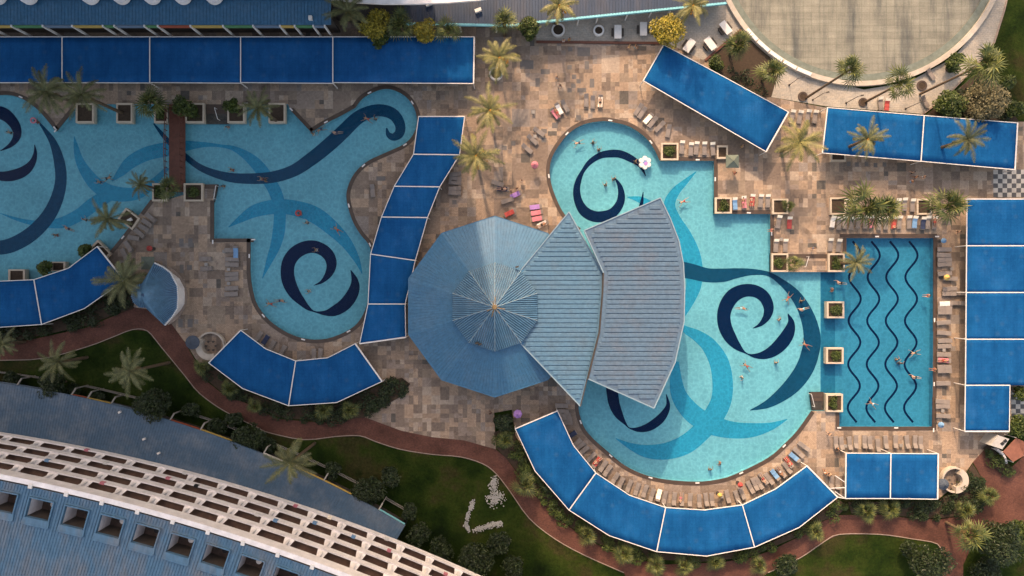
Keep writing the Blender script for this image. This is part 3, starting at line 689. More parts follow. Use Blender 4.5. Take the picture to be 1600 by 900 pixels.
ys = [311,384,457,530,602]
canopy('blue canopy of square panels along the right edge of the photo beside the lap pool',
       [([(1511-.6*i, ys[i]), (1510.4-.6*i, ys[i+1])], [(1650, ys[i]), (1650, ys[i+1])]) for i in range(4)]+[([(1508.5,602),(1507.5,674)], [(1578,602),(1577,674)])])
canopy('single panel slanting blue canopy above the circular end of the big pool', [([(1037,70),(1133,121),(1232,175)], [(1005,126),(1100,181),(1197,237)])])
canopy('long two panel blue canopy at the right below the round basin, palms poking over it',
       [([(1293,168),(1444,180.5)], [(1285,239),(1439,252)]), ([(1444,180.5),(1590,192)], [(1439,252),(1586,265)])])
# thin white braces between canopies
mb = MB()
for a, b in (((1305,743),(1321,754)),((1298,763),(1321,762)),((1305,768),(1319,778)),((1309,777),(1321,779))):
    mb.beam(P(*a, 2.6), P(*b, 2.6), .1, .1)
tag(mb.build('brace_bars', M['white']), 'thin white steel bars joining the curved canopy to the rectangular one', 'brace')

# ------------------------------------------------------------ round lobby roof (ten sides) with corrugated cap
def facet_ribs(mb, A, B, C, step, wd, h):
    M_ = (B+C)/2; L = (C-B).length; n = int(L/step)
    for i in range(1, n):
        u = i/n; p = B.lerp(C, u); e = p+(A-M_)*(2*min(u, 1-u))*.97
        mb.rib(p, e, wd, h, 1)
def lobby():
    t = thing('round_pavilion', P(773, 480), 'large pale blue ten sided pavilion roof with a darker corrugated cap', 'building')
    z0, z1 = 5.0, 7.2; c = P(773, 479, z0)
    ring0 = [P(773-141.5*math.sin(2*PI*i/10), 479-141.5*math.cos(2*PI*i/10), z0) for i in range(10)]
    ap = P(773, 480, 9.0)
    ring1 = [Vector((ap.x+(q.x-c.x)*.47, ap.y+(q.y-c.y)*.47, z1)) for q in ring0]
    mb = MB()
    for i in range(10):
        j = (i+1) % 10; mb.add([ring0[i], ring0[j], ring1[j], ring1[i]], [(0, 1, 2, 3)])
        # faint standing seams on the outer skirt
        a, b, d, e = ring0[i], ring0[j], ring1[j], ring1[i]; n = 16
        for k in range(1, n): mb.rib(a.lerp(b, k/n), e.lerp(d, k/n), .06, .035)
    mb.build('skirt_roof', M['roofblue'], t)
    mb = MB(); capz = z1+.5
    r2 = [Vector((ap.x+(q.x-ap.x)*1.02, ap.y+(q.y-ap.y)*1.02, z1+.35)) for q in ring1]
    apx = Vector((ap.x, ap.y, 9.6))
    for i in range(10):
        j = (i+1) % 10; mb.add([r2[i], r2[j], apx], [(0, 1, 2)]); facet_ribs(mb, apx, r2[i], r2[j], .30, .17, .13)
        mb.add([r2[i], r2[j], ring1[j], ring1[i]], [(3, 2, 1, 0)])
    mb.build('corrugated_cap', [roof_material('cap_blue', (.03,.095,.16), amt=.3), M['ridge']], t)
    mb = MB()
    for i in range(10): mb.rib(r2[i]+Vector((0,0,.06)), apx+Vector((0,0,.03)), .14, .1)
    mb.build('hip_flashing', M['trim'], t)
    mb = MB(); mb.disc((ap.x, ap.y), .45, 9.4, 9.75, 12, 0, .3)
    for i in range(14):
        a = random.uniform(0, 6.28); l = random.uniform(.6, 1.6); s_ = Vector((ap.x, ap.y, 9.6))
        mb.beam(s_, s_+Vector((math.cos(a)*l, math.sin(a)*l, -.18)), .12, .05)
    mb.build('finial', M['dry'], t)
    mb = MB()
    for i in range(10):
        j = (i+1) % 10; a, b = ring0[i], ring0[j]; mb.beam(a+Vector((0,0,.03)), b+Vector((0,0,.03)), .12, .35)
    mb.build('fascia', M['roofblue'], t)
    mb = MB(); w0 = [Vector((c.x+(q.x-c.x)*.8, c.y+(q.y-c.y)*.8, 0)) for q in ring0]
    mb.prism(w0, 0, z0+.3); mb.build('wall', M['pinkwhite'], t)
    mb = MB()
    for x, y in ((745,536),(750,538),(808,417),(797,520),(800,492),(782,500)):
        q = P(x, y, 8.0); mb.box((q.x, q.y, 7.85), (.5, .25, .4), .3)
    mb.build('roof_fixture', M['dark'], t)
lobby()

# ------------------------------------------------------------ twin ribbed roofs
def clip_y(poly, y):
    xs_ = []
    for i in range(len(poly)):
        (x0, y0), (x1, y1) = poly[i], poly[(i+1) % len(poly)]
        if (y0 <= y < y1) or (y1 <= y < y0): xs_.append(x0+(x1-x0)*(y-y0)/(y1-y0))
    return sorted(xs_)
def twin(name, label, poly, z_of, mat, inset, shared=()):
    cx = sum(p[0] for p in poly)/len(poly); cy = sum(p[1] for p in poly)/len(poly)
    zc = z_of(cx); t = thing(name, (P(cx, cy, zc).x, P(cx, cy, zc).y, 0), label, 'building', 'ribbed fan shaped roofs')
    PZ = lambda x, y, dz=0: P(x, y, z_of(x)+dz)
    ys_ = [p[1] for p in poly]; y0, y1 = min(ys_), max(ys_); step = 7.4; mb = MB()
    y = y0+.01; rows = []
    yy = sorted(set([round(y0+.05+i*step, 2) for i in range(int((y1-y0)/step)+1)]+[q+.02 for q in ys_ if q < y1]+[q-.02 for q in ys_ if q > y0]))
    for v in yy:
        xx = clip_y(poly, v)
        if len(xx) >= 2: rows.append((v, xx[0], xx[-1]))
    nx = 10
    for r0, r1 in zip(rows, rows[1:]):
        A = [PZ(r0[1]+(r0[2]-r0[1])*k/nx, r0[0]) for k in range(nx+1)]; B = [PZ(r1[1]+(r1[2]-r1[1])*k/nx, r1[0]) for k in range(nx+1)]
        for k in range(nx): mb.add([A[k], B[k], B[k+1], A[k+1]], [(0, 1, 2, 3)])
    # deep trapezoid ribs every 0.7 m inside a plain border
    y = y0+step
    while y < y1:
        xx = clip_y(inset, y)
        if len(xx) >= 2 and xx[-1]-xx[0] > 6:
            n = 8; pts = [PZ(xx[0]+(xx[-1]-xx[0])*k/n, y, .02) for k in range(n+1)]
            for k in range(n):
                a, b = pts[k], pts[k+1]; wv = Vector((0, .31, 0)); wt = Vector((0, .24, 0)); u = Vector((0, 0, .11))
                mb.add([a-wv, b-wv, b+wv, a+wv, a+u-wt, b+u-wt, b+u+wt, a+u+wt], [(4,5,6,7),(0,1,5,4),(2,3,7,6)])
        y += step
    mb.build('roof_sheet', mat, t)
    mb = MB(); jt = MB(); n = len(poly)
    for i in range(n):
        a, b = poly[i], poly[(i+1) % n]; m = 4
        for k in range(m):
            p = PZ(a[0]+(b[0]-a[0])*k/m, a[1]+(b[1]-a[1])*k/m, .1); q = PZ(a[0]+(b[0]-a[0])*(k+1)/m, a[1]+(b[1]-a[1])*(k+1)/m, .1)
            (jt if i in shared else mb).beam(p, q, .15, .55)
    mb.build('fascia', M['trim'], t)
    if jt.v: jt.build('valley_gutter', M['dark'], t)
    mb = MB(); pg = PP(poly, 3); c = sum(pg, Vector())/len(pg)
    mb.prism([c+(v-c)*.82 for v in pg], -.9, 5.6); mb.build('wall', M['pinkwhite'], t)
    return t
def inset_poly(poly, d):
    cx = sum(p[0] for p in poly)/len(poly); cy = sum(p[1] for p in poly)/len(poly); out = []; n = len(poly)
    for i in range(n):
        p = Vector(poly[i]); a = (Vector(poly[i-1])-p).normalized(); b = (Vector(poly[(i+1) % n])-p).normalized()
        bi = (a+b); bi = bi.normalized() if bi.length > .1 else (Vector((cx, cy))-p).normalized()
        if bi.dot(Vector((cx, cy))-p) < 0: bi = -bi
        s = max(.35, math.sqrt(max(0, (1-a.dot(b))/2))); out.append(tuple(p+bi*d/s))
    return out
polyL = [(889,331),(942,426),(941,455),(936,519),(925,562),(907,635),(807,530),(809,428)]
polyR = [(913,360),(1032,309),(1047,340),(1061,376),(1068,412),(1070,450),(1069,503),(1055,566),(1022,638),(919,592),(926,563),(937,519),(942,455),(943,426)]
twin('fan_roof_building', 'pale blue ribbed pointed roof, left one of the pair over the pool', polyL, lambda x: 7.0+.6*(x-807)/135.0, M['roofleft'], inset_poly(polyL, 5), (1, 2, 3, 4))
twin('fan_roof_building', 'greyer ribbed fan shaped roof, right one of the pair reaching over the water', polyR, lambda x: 8.3-1.1*((x-935)/135.0), M['rooftwin'], inset_poly(polyR, 7), (9, 10, 11, 12))

# ------------------------------------------------------------ small shell kiosk roof with radial ribs
def kiosk():
    t = thing('shell_kiosk', P(255, 462), 'small pale blue ribbed shell roof kiosk beside the red path', 'kiosk')
    ap = P(222, 461, 6.6)
    rim = [(241,411,4),(254,417,4),(266,426,4),(277,447,4),(278,464,4),(277,482,4),(269,495,4),(257,508,4),(242,494,4.6),(228,481,5.2),(217,480,5.4),(208,472,5.4),(205,463,5.4),(207,452,5.4),(214,445,5.4),(222,443,5.2),(232,427,4.6)]
    q = [P(x, y, z) for x, y, z in rim]; mb = MB(); n = len(q); kr = roof_material('kiosk_blue', (.025,.07,.15), amt=.1)
    for i in range(n):
        a, b = q[i], q[(i+1) % n]; mb.add([b, a, ap] if True else [a, b, ap], [(0, 1, 2)])
        m = max(2, int((b-a).length/.28))
        for k in range(m): mb.rib(a.lerp(b, k/m), a.lerp(b, k/m).lerp(ap, .93), .15, .14, 1)
    mb.build('roof', [kr, M['ridge']], t)
    mb = MB()
    for i in range(0, 7): mb.beam(q[i]+Vector((0,0,.06)), q[i+1]+Vector((0,0,.06)), .22, .35)
    mb.build('fascia', M['white'], t)
    mb = MB(); cc = sum(q, Vector())/n; mb.prism([Vector((cc.x+(v.x-cc.x)*.75, cc.y+(v.y-cc.y)*.75, 0)) for v in q], 0, 4.0); mb.build('wall', M['pinkwhite'], t)
    mb = MB(); mb.ring(P(243, 462), 4.3, 5.0, 0, .14, -1.15, 1.15, 24); mb.build('step_ring', M['stone'], t)
kiosk()

# ------------------------------------------------------------ long podium building, top left
def podium():
    t = thing('long_building', P(230, 10), 'long low building with blue ribbed roof and coloured fascia along the top left', 'building')
    z = 5.6; mb = MB(); a = P(-300, -60, z); b = P(517, 38.5, z)
    mb.prism([(a.x, b.y, 0), (b.x, b.y, 0), (b.x, a.y, 0), (a.x, a.y, 0)], z-.12, z)
    x = a.x
    while x < b.x: mb.rib((x, b.y, z), (x, a.y, z), .07, .06); x += .5
    mb.build('roof', M['roofblue'], t)
    mb = MB(); g = P(0, 39, z).y
    mb.box(((a.x+b.x)/2, g+1.1, 2.7), (b.x-a.x, .3, 5.3)); mb.build('wall', M['dark'], t)
    cols = [-60,-20,17,66,112,160,178,225,246,297,348,395,437,460,489,507]
    colr = ['bluegrey','green','yellow','green','bluegrey','yellow','green','bluegrey','green','redpaint','yellow','green','bluegrey','yellow','green','bluegrey']
    for i in range(len(cols)-1):
        p, q = P(cols[i], 39.5, z), P(cols[i+1], 39.5, z)
        mb = MB(); mb.box(((p.x+q.x)/2, g-.06, z-.55), (q.x-p.x-.1, .1, .8)); mb.build('fascia_panel', M[colr[i+1]], t)
    for x in cols:
        p = P(x, 39.5, z); mb = MB(); mb.box((p.x, g-.12, 2.8), (.22, .3, 5.6)); mb.build('column', M['white'], t)
    mb = MB()
    for x, y in ((485,28),): q = P(x, y, 5.9); mb.box((q.x, q.y, 5.85), (.5, .6, .5))
    mb.build('roof_vent', M['white'], t)
podium()
def restaurant():
    t = thing('dark_roof_building', P(880, 10), 'building with a dark navy roof and teal eave above the cafe terrace', 'building')
    z = 3.4; pl = [(632,-60),(632,36),(800,39),(838,34),(1135,4),(1135,-60)]; q = PP(pl, z)
    mb = MB(); mb.prism(q, z-.15, z)
    x = q[0].x
    while x < q[4].x:
        px = 800+x/(.1*(H-z)/H); yb = 36+(px-632)*3/168 if px < 800 else (39-(px-800)*5/38 if px < 838 else 34-(px-838)*30/297)
        mb.rib(P(px, yb, z), P(px, -58, z), .07, .06); x += .45
    mb.build('roof', M['roofdark'], t)
    mb = MB()
    for a, b in zip(q[1:4], q[2:5]): mb.beam(a+Vector((0,-.05,.03)), b+Vector((0,-.05,.03)), .3, .45)
    mb.build('eave', M['teal'], t)
    mb = MB(); wq = [Vector((v.x, v.y+1.3, 0)) for v in q]; mb.prism(wq, 0, z-.2); mb.build('wall', M['pinkwhite'], t)
    for x in (718,775,905,935,982,1020,1050):
        yb = 39 if x < 838 else 34-(x-838)*30/297
        p = P(x, yb+.8, z-.3); mb = MB(); mb.tube((p.x, p.y+.15, 0), (p.x, p.y+.15, z-.4), .12, n=8); mb.build('post', M['white'], t)
    mb = MB()
    for x, y in ((670,6),(747,16)):
        p = P(x, y, z+.3); mb.box((p.x, p.y, z+.25), (1.0, .5, .5), .35)
    mb.build('rooftop_unit', M['white'], t)
restaurant()
mb = MB(); mb.prism(PP([(536,-40),(536,1),(560,4),(600,6),(650,6),(700,4),(750,0),(780,-6),(780,-40)], 7.5), 7.1, 7.5)
tag(mb.build('entrance_ledge', M['pinkwhite']), 'pale curved concrete ledge at the top edge above the palms', 'ledge')
mb = MB(); mb.prism(PP([(520,-30),(520,20),(632,36),(632,-30)], 3.0), 0, 3.0)
tag(mb.build('service_building', M['dark']), 'dark flat roofed block behind the yellow green trees at the top', 'building')
# hotel tower north of the frame: its rounded balconies show at the top edge; it shades the left half
def tower():
    t = thing('hotel_tower', P(200, -60), 'tall white hotel whose rounded balconies peek in at the top left edge', 'building')
    x0, x1 = -130.0, P(648, 0).x; yf = P(0, -6, 7).y; TH = 82.0
    mb = MB(); mb.box(((x0+x1)/2, yf+9, TH/2), (x1-x0, 16, TH)); mb.build('wall', M['pinkwhite'], t)
    mb = MB()
    for k in range(1, 24): mb.box(((x0+x1)/2, yf+.6, 3.6+k*3.3), (x1-x0, 1.6, .9))
    mb.build('balcony_band', M['white'], t)
    mb = MB()
    for k in range(1, 23): mb.box(((x0+x1)/2, yf+.98, 5.3+k*3.3), (x1-x0-1, .06, 1.7))
    mb.build('window_band', M['glass'], t)
    for x in (-8, 41, 90, 138, 187, 235, 283, 332):
        if x == 90: continue
        p = P(x, -9, 7.0); mb = MB(); mb.disc((p.x, p.y), 1.25, 6.2, 7.0, 28); mb.disc((p.x, p.y), 1.05, 6.9, 7.02, 28); mb.build('balcony', M['pinkwhite'], t)
tower()
ORDN = ['first','second','third','fourth','fifth','sixth','seventh']

for i, (x, wd, ht) in enumerate(((66,4.0,60),(75,3,60),(86,8,60))):  # added unseen blocks, placed to shade the right-hand canopies
    t = thing('shading_block', (x, 86, 0), 'added slim white block %s of an unseen row shading the right canopies' % ORDN[i], 'building', 'added blocks shading the right side')
    mb = MB(); mb.box((x, 86, ht/2), (wd, 7, ht)); mb.build('wall', M['pinkwhite'], t)
    mb = MB()
    for k in range(1, 17): mb.box((x, 82.3, k*3.4), (wd-.6, .3, 1.5))
    mb.build('window_band', M['glass'], t)

# ------------------------------------------------------------ curved hotel, lower left
def hotel():
    t = thing('curved_hotel', P(200, 800), 'curved white hotel with rows of balconies and a blue roof with open wells', 'building')
    C = Vector((-117.34, -288.61)); R0 = 270.07; RB = .01729
    def at(a, r, z): return Vector((C.x+r*math.sin(a), C.y+r*math.cos(a), z))
    ref = P(203, 716, 6.0); aref = math.atan2(ref.x-C.x, ref.y-C.y)
    K = range(-9, 19); a_lo, a_hi = aref-9*RB, aref+19*RB
    def arc(mb, r0, r1, z0, z1, n=90, lo=a_lo, hi=a_hi):
        for i in range(n):
            a, b = lo+(hi-lo)*i/n, lo+(hi-lo)*(i+1)/n
            v = [at(a, r0, z0), at(b, r0, z0), at(b, r1, z0), at(a, r1, z0), at(a, r0, z1), at(b, r0, z1), at(b, r1, z1), at(a, r1, z1)]
            mb.add(v, [(4,7,6,5),(2,6,7,3)[::1],(0,1,5,4),(0,3,2,1)])
    FH = 3.5; z0 = 4.3; DEPB = 1.9
    for k in range(4):
        zf = z0+FH*k
        mb = MB(); arc(mb, R0-.14, R0, zf-.1, zf+.95); arc(mb, R0-.17, R0+.04, zf+.95, zf+1.03); mb.build('balcony_parapet', M['pinkwhite'], t)
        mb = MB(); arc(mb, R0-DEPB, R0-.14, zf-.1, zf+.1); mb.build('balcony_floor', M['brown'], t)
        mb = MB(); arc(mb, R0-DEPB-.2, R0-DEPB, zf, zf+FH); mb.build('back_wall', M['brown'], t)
        for j in K:
            a = aref+j*RB; mb = MB(); p = at(a, R0-DEPB/2-.15, zf+FH/2+.3)
            mb.box(p, (.3, DEPB-.1, FH-1.0), -a)
            # sloping outer shoulder of the party wall
            q0, q1 = at(a-.35/R0*1.0, R0-.16, zf+1.03), at(a+.35/R0, R0-.16, zf+1.03); q2, q3 = at(a-.1/R0, R0-1.5, zf+FH-.1), at(a+.1/R0, R0-1.5, zf+FH-.1)
            q4, q5 = at(a-.7/R0, R0-.2, zf+1.0), at(a+.7/R0, R0-.2, zf+1.0)
            mb.add([q0, q1, q3, q2, q4, q5], [(0,1,3,2)[::-1] if False else (0,3,2,1) if False else (0,1,2,3),(0,3,4),(1,5,2)])
            o = mb.build('party_wall', M['pinkwhite'], t)
    rnd = random.Random(4); cnt = {}
    for k in range(4):
        for j in range(-8, 17):
            if rnd.random() > .30: continue
            a = aref+(j+rnd.uniform(.25, .75))*RB; p = at(a, R0-.1, z0+FH*k+1.06); nm_, mm = rnd.choice((('white', 'white'), ('blue', 'blue'), ('red', 'pink'), ('tan', 'cream'), ('dark', 'black')))
            cnt[k] = cnt.get(k, 0)+1; m2 = MB(); m2.box(p, (.6, .3, .04), -a); m2.box((p.x+math.sin(a)*.16, p.y+math.cos(a)*.16, p.z-.25), (.6, .05, .5), -a)
            if cnt[k] > 14: continue
            tag(m2.build('hanging_towel', M[mm]), '%s towel over the %s balcony row railing of the curved hotel, %s from left' % (nm_, ('lowest', 'second lowest', 'third', 'highest')[k], 'first second third fourth fifth sixth seventh eighth ninth tenth eleventh twelfth thirteenth fourteenth'.split()[cnt[k]-1]), 'towel', 'towels on the hotel balconies')
    mb = MB(); arc(mb, R0-.4, R0, z0+4*FH-.1, 20.0); arc(mb, R0-.6, R0+.06, 19.92, 20.06); mb.build('roof_parapet', M['pinkwhite'], t)
    mb = MB(); arc(mb, R0-.85, R0-.6, 19.6, 19.8); mb.build('gutter', M['dark'], t)
    for j in K:
        p = at(aref+(j)*RB, R0-.7, 20.05); mb = MB(); mb.box(p, (.5, .55, .22), -aref); mb.build('gutter_bracket', M['white'], t)
    # main roof, rising gently, with an open well in every bay
    zr = lambda r: 19.9+.10*(R0-.85-r)
    rs = [R0-.85, R0-2.0, R0-4.5, R0-60]
    mb = MB(); rib = MB()
    for j in K:
        ac = aref+(j+.40)*RB; hw = 1.6/R0
        a0, a1, a2, a3 = aref+(j-.1)*RB, ac-hw, ac+hw, aref+(j+.9)*RB
        for (u, v), rows in (((a0, a1), (0, 1, 2)), ((a1, a2), (0, 2)), ((a2, a3), (0, 1, 2))):
            for i in rows:
                mb.add([at(u, rs[i], zr(rs[i])), at(v, rs[i], zr(rs[i])), at(v, rs[i+1], zr(rs[i+1])), at(u, rs[i+1], zr(rs[i+1]))], [(0, 3, 2, 1)])
        n = 12
        for k in range(n):
            u = a0+(a3-a0)*k/n
            ends = [(rs[0]-.05, rs[3])] if not (a1-.0012 < u < a2+.0012) else [(rs[0]-.05, rs[1]+.3), (rs[2]-.9, rs[3])]
            for e0, e1 in ends: rib.rib(at(u, e0, zr(e0)), at(u, e1, zr(e1)), .09, .09)
        # raised frame around the well
        zt = zr(rs[1])+.28; well = MB(); fl = MB(); fr = MB()
        cs = [at(a1, rs[1], zt), at(a2, rs[1], zt), at(a2, rs[2], zt+.2), at(a1, rs[2], zt+.2)]
        for p, q in zip(cs, cs[1:]+cs[:1]): fr.beam(p, q, .16, .5)
        o2 = [at(a1-.1/R0, rs[2]-.75, zr(rs[2]-.75)+.25), at(a2+.1/R0, rs[2]-.75, zr(rs[2]-.75)+.25)]
        fr.beam(o2[0], o2[1], .22, .3); fr.beam(cs[3], o2[0], .22, .3); fr.beam(cs[2], o2[1], .22, .3)
        fr.add([cs[3], cs[2], o2[1], o2[0]], [(0, 3, 2, 1)])
        lo = 17.2
        for e, (p, q) in enumerate(zip(cs, cs[1:]+cs[:1])):
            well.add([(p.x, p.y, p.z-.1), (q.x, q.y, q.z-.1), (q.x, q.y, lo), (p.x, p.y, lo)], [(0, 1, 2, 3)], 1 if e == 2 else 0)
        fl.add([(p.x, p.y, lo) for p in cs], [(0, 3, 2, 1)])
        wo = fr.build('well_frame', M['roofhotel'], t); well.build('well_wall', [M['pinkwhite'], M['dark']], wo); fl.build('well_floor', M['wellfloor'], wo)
    mb.build('roof', M['roofhotel'], t); rib.build('roof_ribs', M['roofhotel'], t)
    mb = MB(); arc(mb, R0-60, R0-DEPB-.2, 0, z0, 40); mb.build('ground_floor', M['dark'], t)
    for j in range(-3, 12):       # a table and two chairs down in each well
        ac = aref+(j+.40)*RB; c = at(ac, R0-3.2, 17.4)
        if j == 9: continue
        f = thing('terrace_table', c, '', 'table', 'tables in the hotel roof wells')
        f['label'] = 'small round table with two chairs in the open roof well, number %s from the left' % ('one two three four five six seven eight nine ten eleven twelve thirteen fourteen fifteen'.split()[j+3])
        m2 = MB(); m2.disc((c.x+.35, c.y-.1), .38, 18.1, 18.15, 14); m2.tube((c.x+.35, c.y-.1, 17.4), (c.x+.35, c.y-.1, 18.1), .04); m2.build('table_top', M['white' if j % 2 else 'black'], f)
        for dx, dy in ((-.45, .2), (.3, .65)):
            m2 = MB(); m2.box((c.x+dx, c.y+dy, 17.8), (.45, .45, .08)); m2.box((c.x+dx, c.y+dy+.22, 18.05), (.45, .06, .5))
            for sx in (-.2, .2):
                for sy in (-.2, .2): m2.box((c.x+dx+sx, c.y+dy+sy, 17.6), (.04, .04, .4))
            m2.build('chair_seat', M['black'], f)
    return t
hotel()
def hotel_podium():
    t = thing('podium_wing', P(350, 720), 'curved single storey wing with blue roof and striped balustrades at the lower left', 'building')
    C = Vector((-98.64, -172.99)); R0 = 160.17; Z = 4.0
    def at(a, r, z): return Vector((C.x+r*math.sin(a), C.y+r*math.cos(a), z))
    def ang(x, y, z=Z): p = P(x, y, z); return math.atan2(p.x-C.x, p.y-C.y)
    lo, hi = ang(-150, 590), ang(633, 821)
    mb = MB(); n = 110
    for i in range(n):
        a, b = lo+(hi-lo)*i/n, lo+(hi-lo)*(i+1)/n
        r1 = R0-26
        mb.add([at(a, R0, Z), at(b, R0, Z), at(b, r1, Z+.25), at(a, r1, Z+.25)], [(0, 3, 2, 1)])
        mb.add([at(a, R0, Z), at(b, R0, Z), at(b, R0, Z-.3), at(a, R0, Z-.3)], [(0, 1, 2, 3)])
    a = lo
    while a < hi: mb.rib(at(a, R0, Z), at(a, R0-26, Z+.25), .06, .05); a += .42/R0
    mb.add([at(hi, R0, Z), at(hi, R0-26, Z+.25), at(hi, R0-26, 0), at(hi, R0, 0)], [(0, 1, 2, 3)])
    mb.build('roof', M['roofpod'], t)
    mb = MB()
    for i in range(n):
        a, b = lo+(hi-lo)*i/n, lo+(hi-lo)*(i+1)/n
        mb.add([at(a, R0-.8, 0), at(b, R0-.8, 0), at(b, R0-.8, Z-.2), at(a, R0-.8, Z-.2)], [(0, 1, 2, 3)])
    mb.build('wall', M['dark'], t)
    segs = [(-40,25,'bluegrey'),(25,62,'bluegrey'),(110,135,'redpaint'),(135,172,'yellow'),(172,208,'bluegrey'),(265,312,'redpaint'),(312,362,'yellow'),(410,460,'white'),(460,505,'yellow'),(505,548,'yellow'),(592,632,'teal')]
    import bisect
    ex = [(-100,590),(0,599),(62,608),(137,624),(210,640),(265,655),(312,672),(362,690),(400,707),(460,732),(505,752),(550,775),(590,795),(632,820)]
    def yy(x):
        for (xa, ya), (xb, yb) in zip(ex, ex[1:]):
            if xa <= x <= xb: return ya+(yb-ya)*(x-xa)/(xb-xa)
    for x0, x1, c in segs:
        a0, a1 = ang(x0, yy(x0)), ang(x1, yy(x1)); k = 5
        mb = MB(); rail = MB()
        for i in range(k):
            a, b = a0+(a1-a0)*i/k, a0+(a1-a0)*(i+1)/k
            mb.add([at(a, R0+.03, Z-.1), at(b, R0+.03, Z-.1), at(b, R0+.06, Z-.65), at(a, R0+.06, Z-.65)], [(0, 1, 2, 3)])
            rail.beam(at(a, R0+.9, 1.1), at(b, R0+.9, 1.1), .09, .08); rail.beam(at(a, R0+.9, .35), at(b, R0+.9, .35), .08, .08)
            for m_ in range(4):
                q = at(a+(b-a)*m_/4, R0+.9, .6); rail.box(q, (.07, .07, 1.0), -a)
        rail.beam(at(a0, R0-.1, Z-.1), at(a0, R0+.9, 3.1), .2, .2); q = at(a0, R0+.9, 1.55); rail.box(q, (.16, .16, 3.1), -a0)
        mb.build('awning_strip', M[c], t); rail.build('balustrade', M['loungerframe'], t)
    mb = MB()
    for x, y in ((187,644),(225,686),(248,708)):
        q = P(x, y, 4.4); mb.box((q.x, q.y, 4.4), (.4, .3, .3), .4)
    mb.build('roof_vent', M['white'], t)
hotel_podium()

# ------------------------------------------------------------ round basin, top right
def basin():
    t = thing('round_basin', P(1345, -99), 'huge round drained basin with a pale rim and stained concrete floor, top right', 'basin')
    c = P(1345, -99, .5); R = 23.2
    mb = MB(); mb.disc(c, R-.4, -.02, .02, 96); mb.build('floor', M['disc'], t)
    mb = MB(); mb.ring(c, R-.75, R, 0, .55, n=110); mb.build('rim', M['rim'], t)
    mb = MB(); mb.ring(c, R-1.9, R-.75, .02, .16, n=110); mb.build('gutter_band', simple('mossy_gutter', (.13,.15,.13), .8, .3), t)
    mb = MB()
    for i in range(5):
        a = math.radians(222+i*6.3); q = Vector((c.x+(R-.38)*math.cos(a), c.y+(R-.38)*math.sin(a), .62)); mb.box(q, (2.3, .55, .14), a+PI/2)
    mb.build('bench_slab', M['white'], t)
basin()

# ------------------------------------------------------------ footbridge
def bridge():
    t = thing('footbridge', P(276, 225), 'dark red timber footbridge crossing the narrow of the left pool', 'bridge')
    x0, x1 = 264, 289; ya, yb = 163, 300; n = 14
    zf = lambda v: .25+.55*math.sin(PI*v)
    mb = MB()
    for i in range(n):
        v0, v1 = i/n, (i+1)/n; z0, z1 = zf(v0), zf(v1); y0, y1 = ya+(yb-ya)*v0, ya+(yb-ya)*v1
        a, b, c, d = P(x0, y0, z0), P(x1, y0, z0), P(x1, y1, z1), P(x0, y1, z1)
        dn = Vector((0, 0, -.18)); mb.add([a, d, c, b, a+dn, d+dn, c+dn, b+dn], [(0, 1, 2, 3), (0, 4, 5, 1), (3, 2, 6, 7)])
        for k in range(4):
            vv = (v0+(v1-v0)*k/4); p, q = P(x0, ya+(yb-ya)*vv, zf(vv)+.012), P(x1, ya+(yb-ya)*vv, zf(vv)+.012); mb.rib(p, q, .03, .012)
    mb.build('deck', M['wood'], t)
    for x in (x0+.8, x1-.8):
        mb = MB()
        for i in range(n):
            v0, v1 = i/n, (i+1)/n; z0, z1 = zf(v0), zf(v1); p, q = P(x, ya+(yb-ya)*v0, z0+1.0), P(x, ya+(yb-ya)*v1, z1+1.0)
            q0 = P(x, ya+(yb-ya)*v0, 0); p = Vector((q0.x*1, p.y, p.z)); q = Vector((q0.x, q.y, q.z))
            mb.beam(p, q, .09, .09); mb.beam(p-Vector((0,0,.5)), q-Vector((0,0,.5)), .06, .06); mb.box((p.x, p.y, p.z-.5), (.09, .09, 1.0))
        mb.build('railing', M['wood'], t)
bridge()

# ------------------------------------------------------------ palms
def frond(mb, az, el, L, droop, wid, n=11, mi=0, tw=0.0):
    """feather frond from the origin: arching midrib with separate leaflets on both sides"""
    d = Vector((math.cos(az), math.sin(az), 0)); side = Vector((-d.y, d.x, 0)); pts = []
    p = Vector((0, 0, 0)); e = el
    for i in range(n+1):
        pts.append(p.copy()); e -= droop/n; p = p+(d*math.cos(e)+Vector((0, 0, math.sin(e))))*(L/n)
        p += side*tw*L/n*(i/n)
    for i in range(n):
        a, b = pts[i], pts[i+1]; w_ = .035*(1-i/n)+.012
        mb.add([a-side*w_, b-side*w_, b+side*w_, a+side*w_], [(0, 1, 2, 3)], mi)
        if i < 1: continue
        for j in range(3):
            q = a.lerp(b, j/3.0)+side*random.uniform(-.02, .02); s = (i+j/3.0)/n
            ln = wid*(.55+1.2*s*(1-s)*2.0)*(1.0 if s < .85 else .7)*random.uniform(.85, 1.1)
            for sg in (-1, 1):
                dirv = (side*sg*.80+(b-a).normalized()*.72+Vector((0, 0, -.22))).normalized()
                t = (b-a).normalized()*.042; e_ = q+dirv*ln
                mb.add([q-t, q+t, e_+t*.25, e_-t*.25], [(0, 1, 2, 3)], mi)
def date_crown(seed, gold=False):
    random.seed(seed); mb = MB()
    nf = 19+seed % 4
    for i in range(nf):
        k = i/nf; az = i*2.39996+random.uniform(-.3, .3); el = 1.2-1.15*k+random.uniform(-.15, .15)
        frond(mb, az, el, random.uniform(.62, 1.15)*3.4, .9+.7*k+random.uniform(-.25, .45), .46, tw=random.uniform(-.35, .35))
    return mb
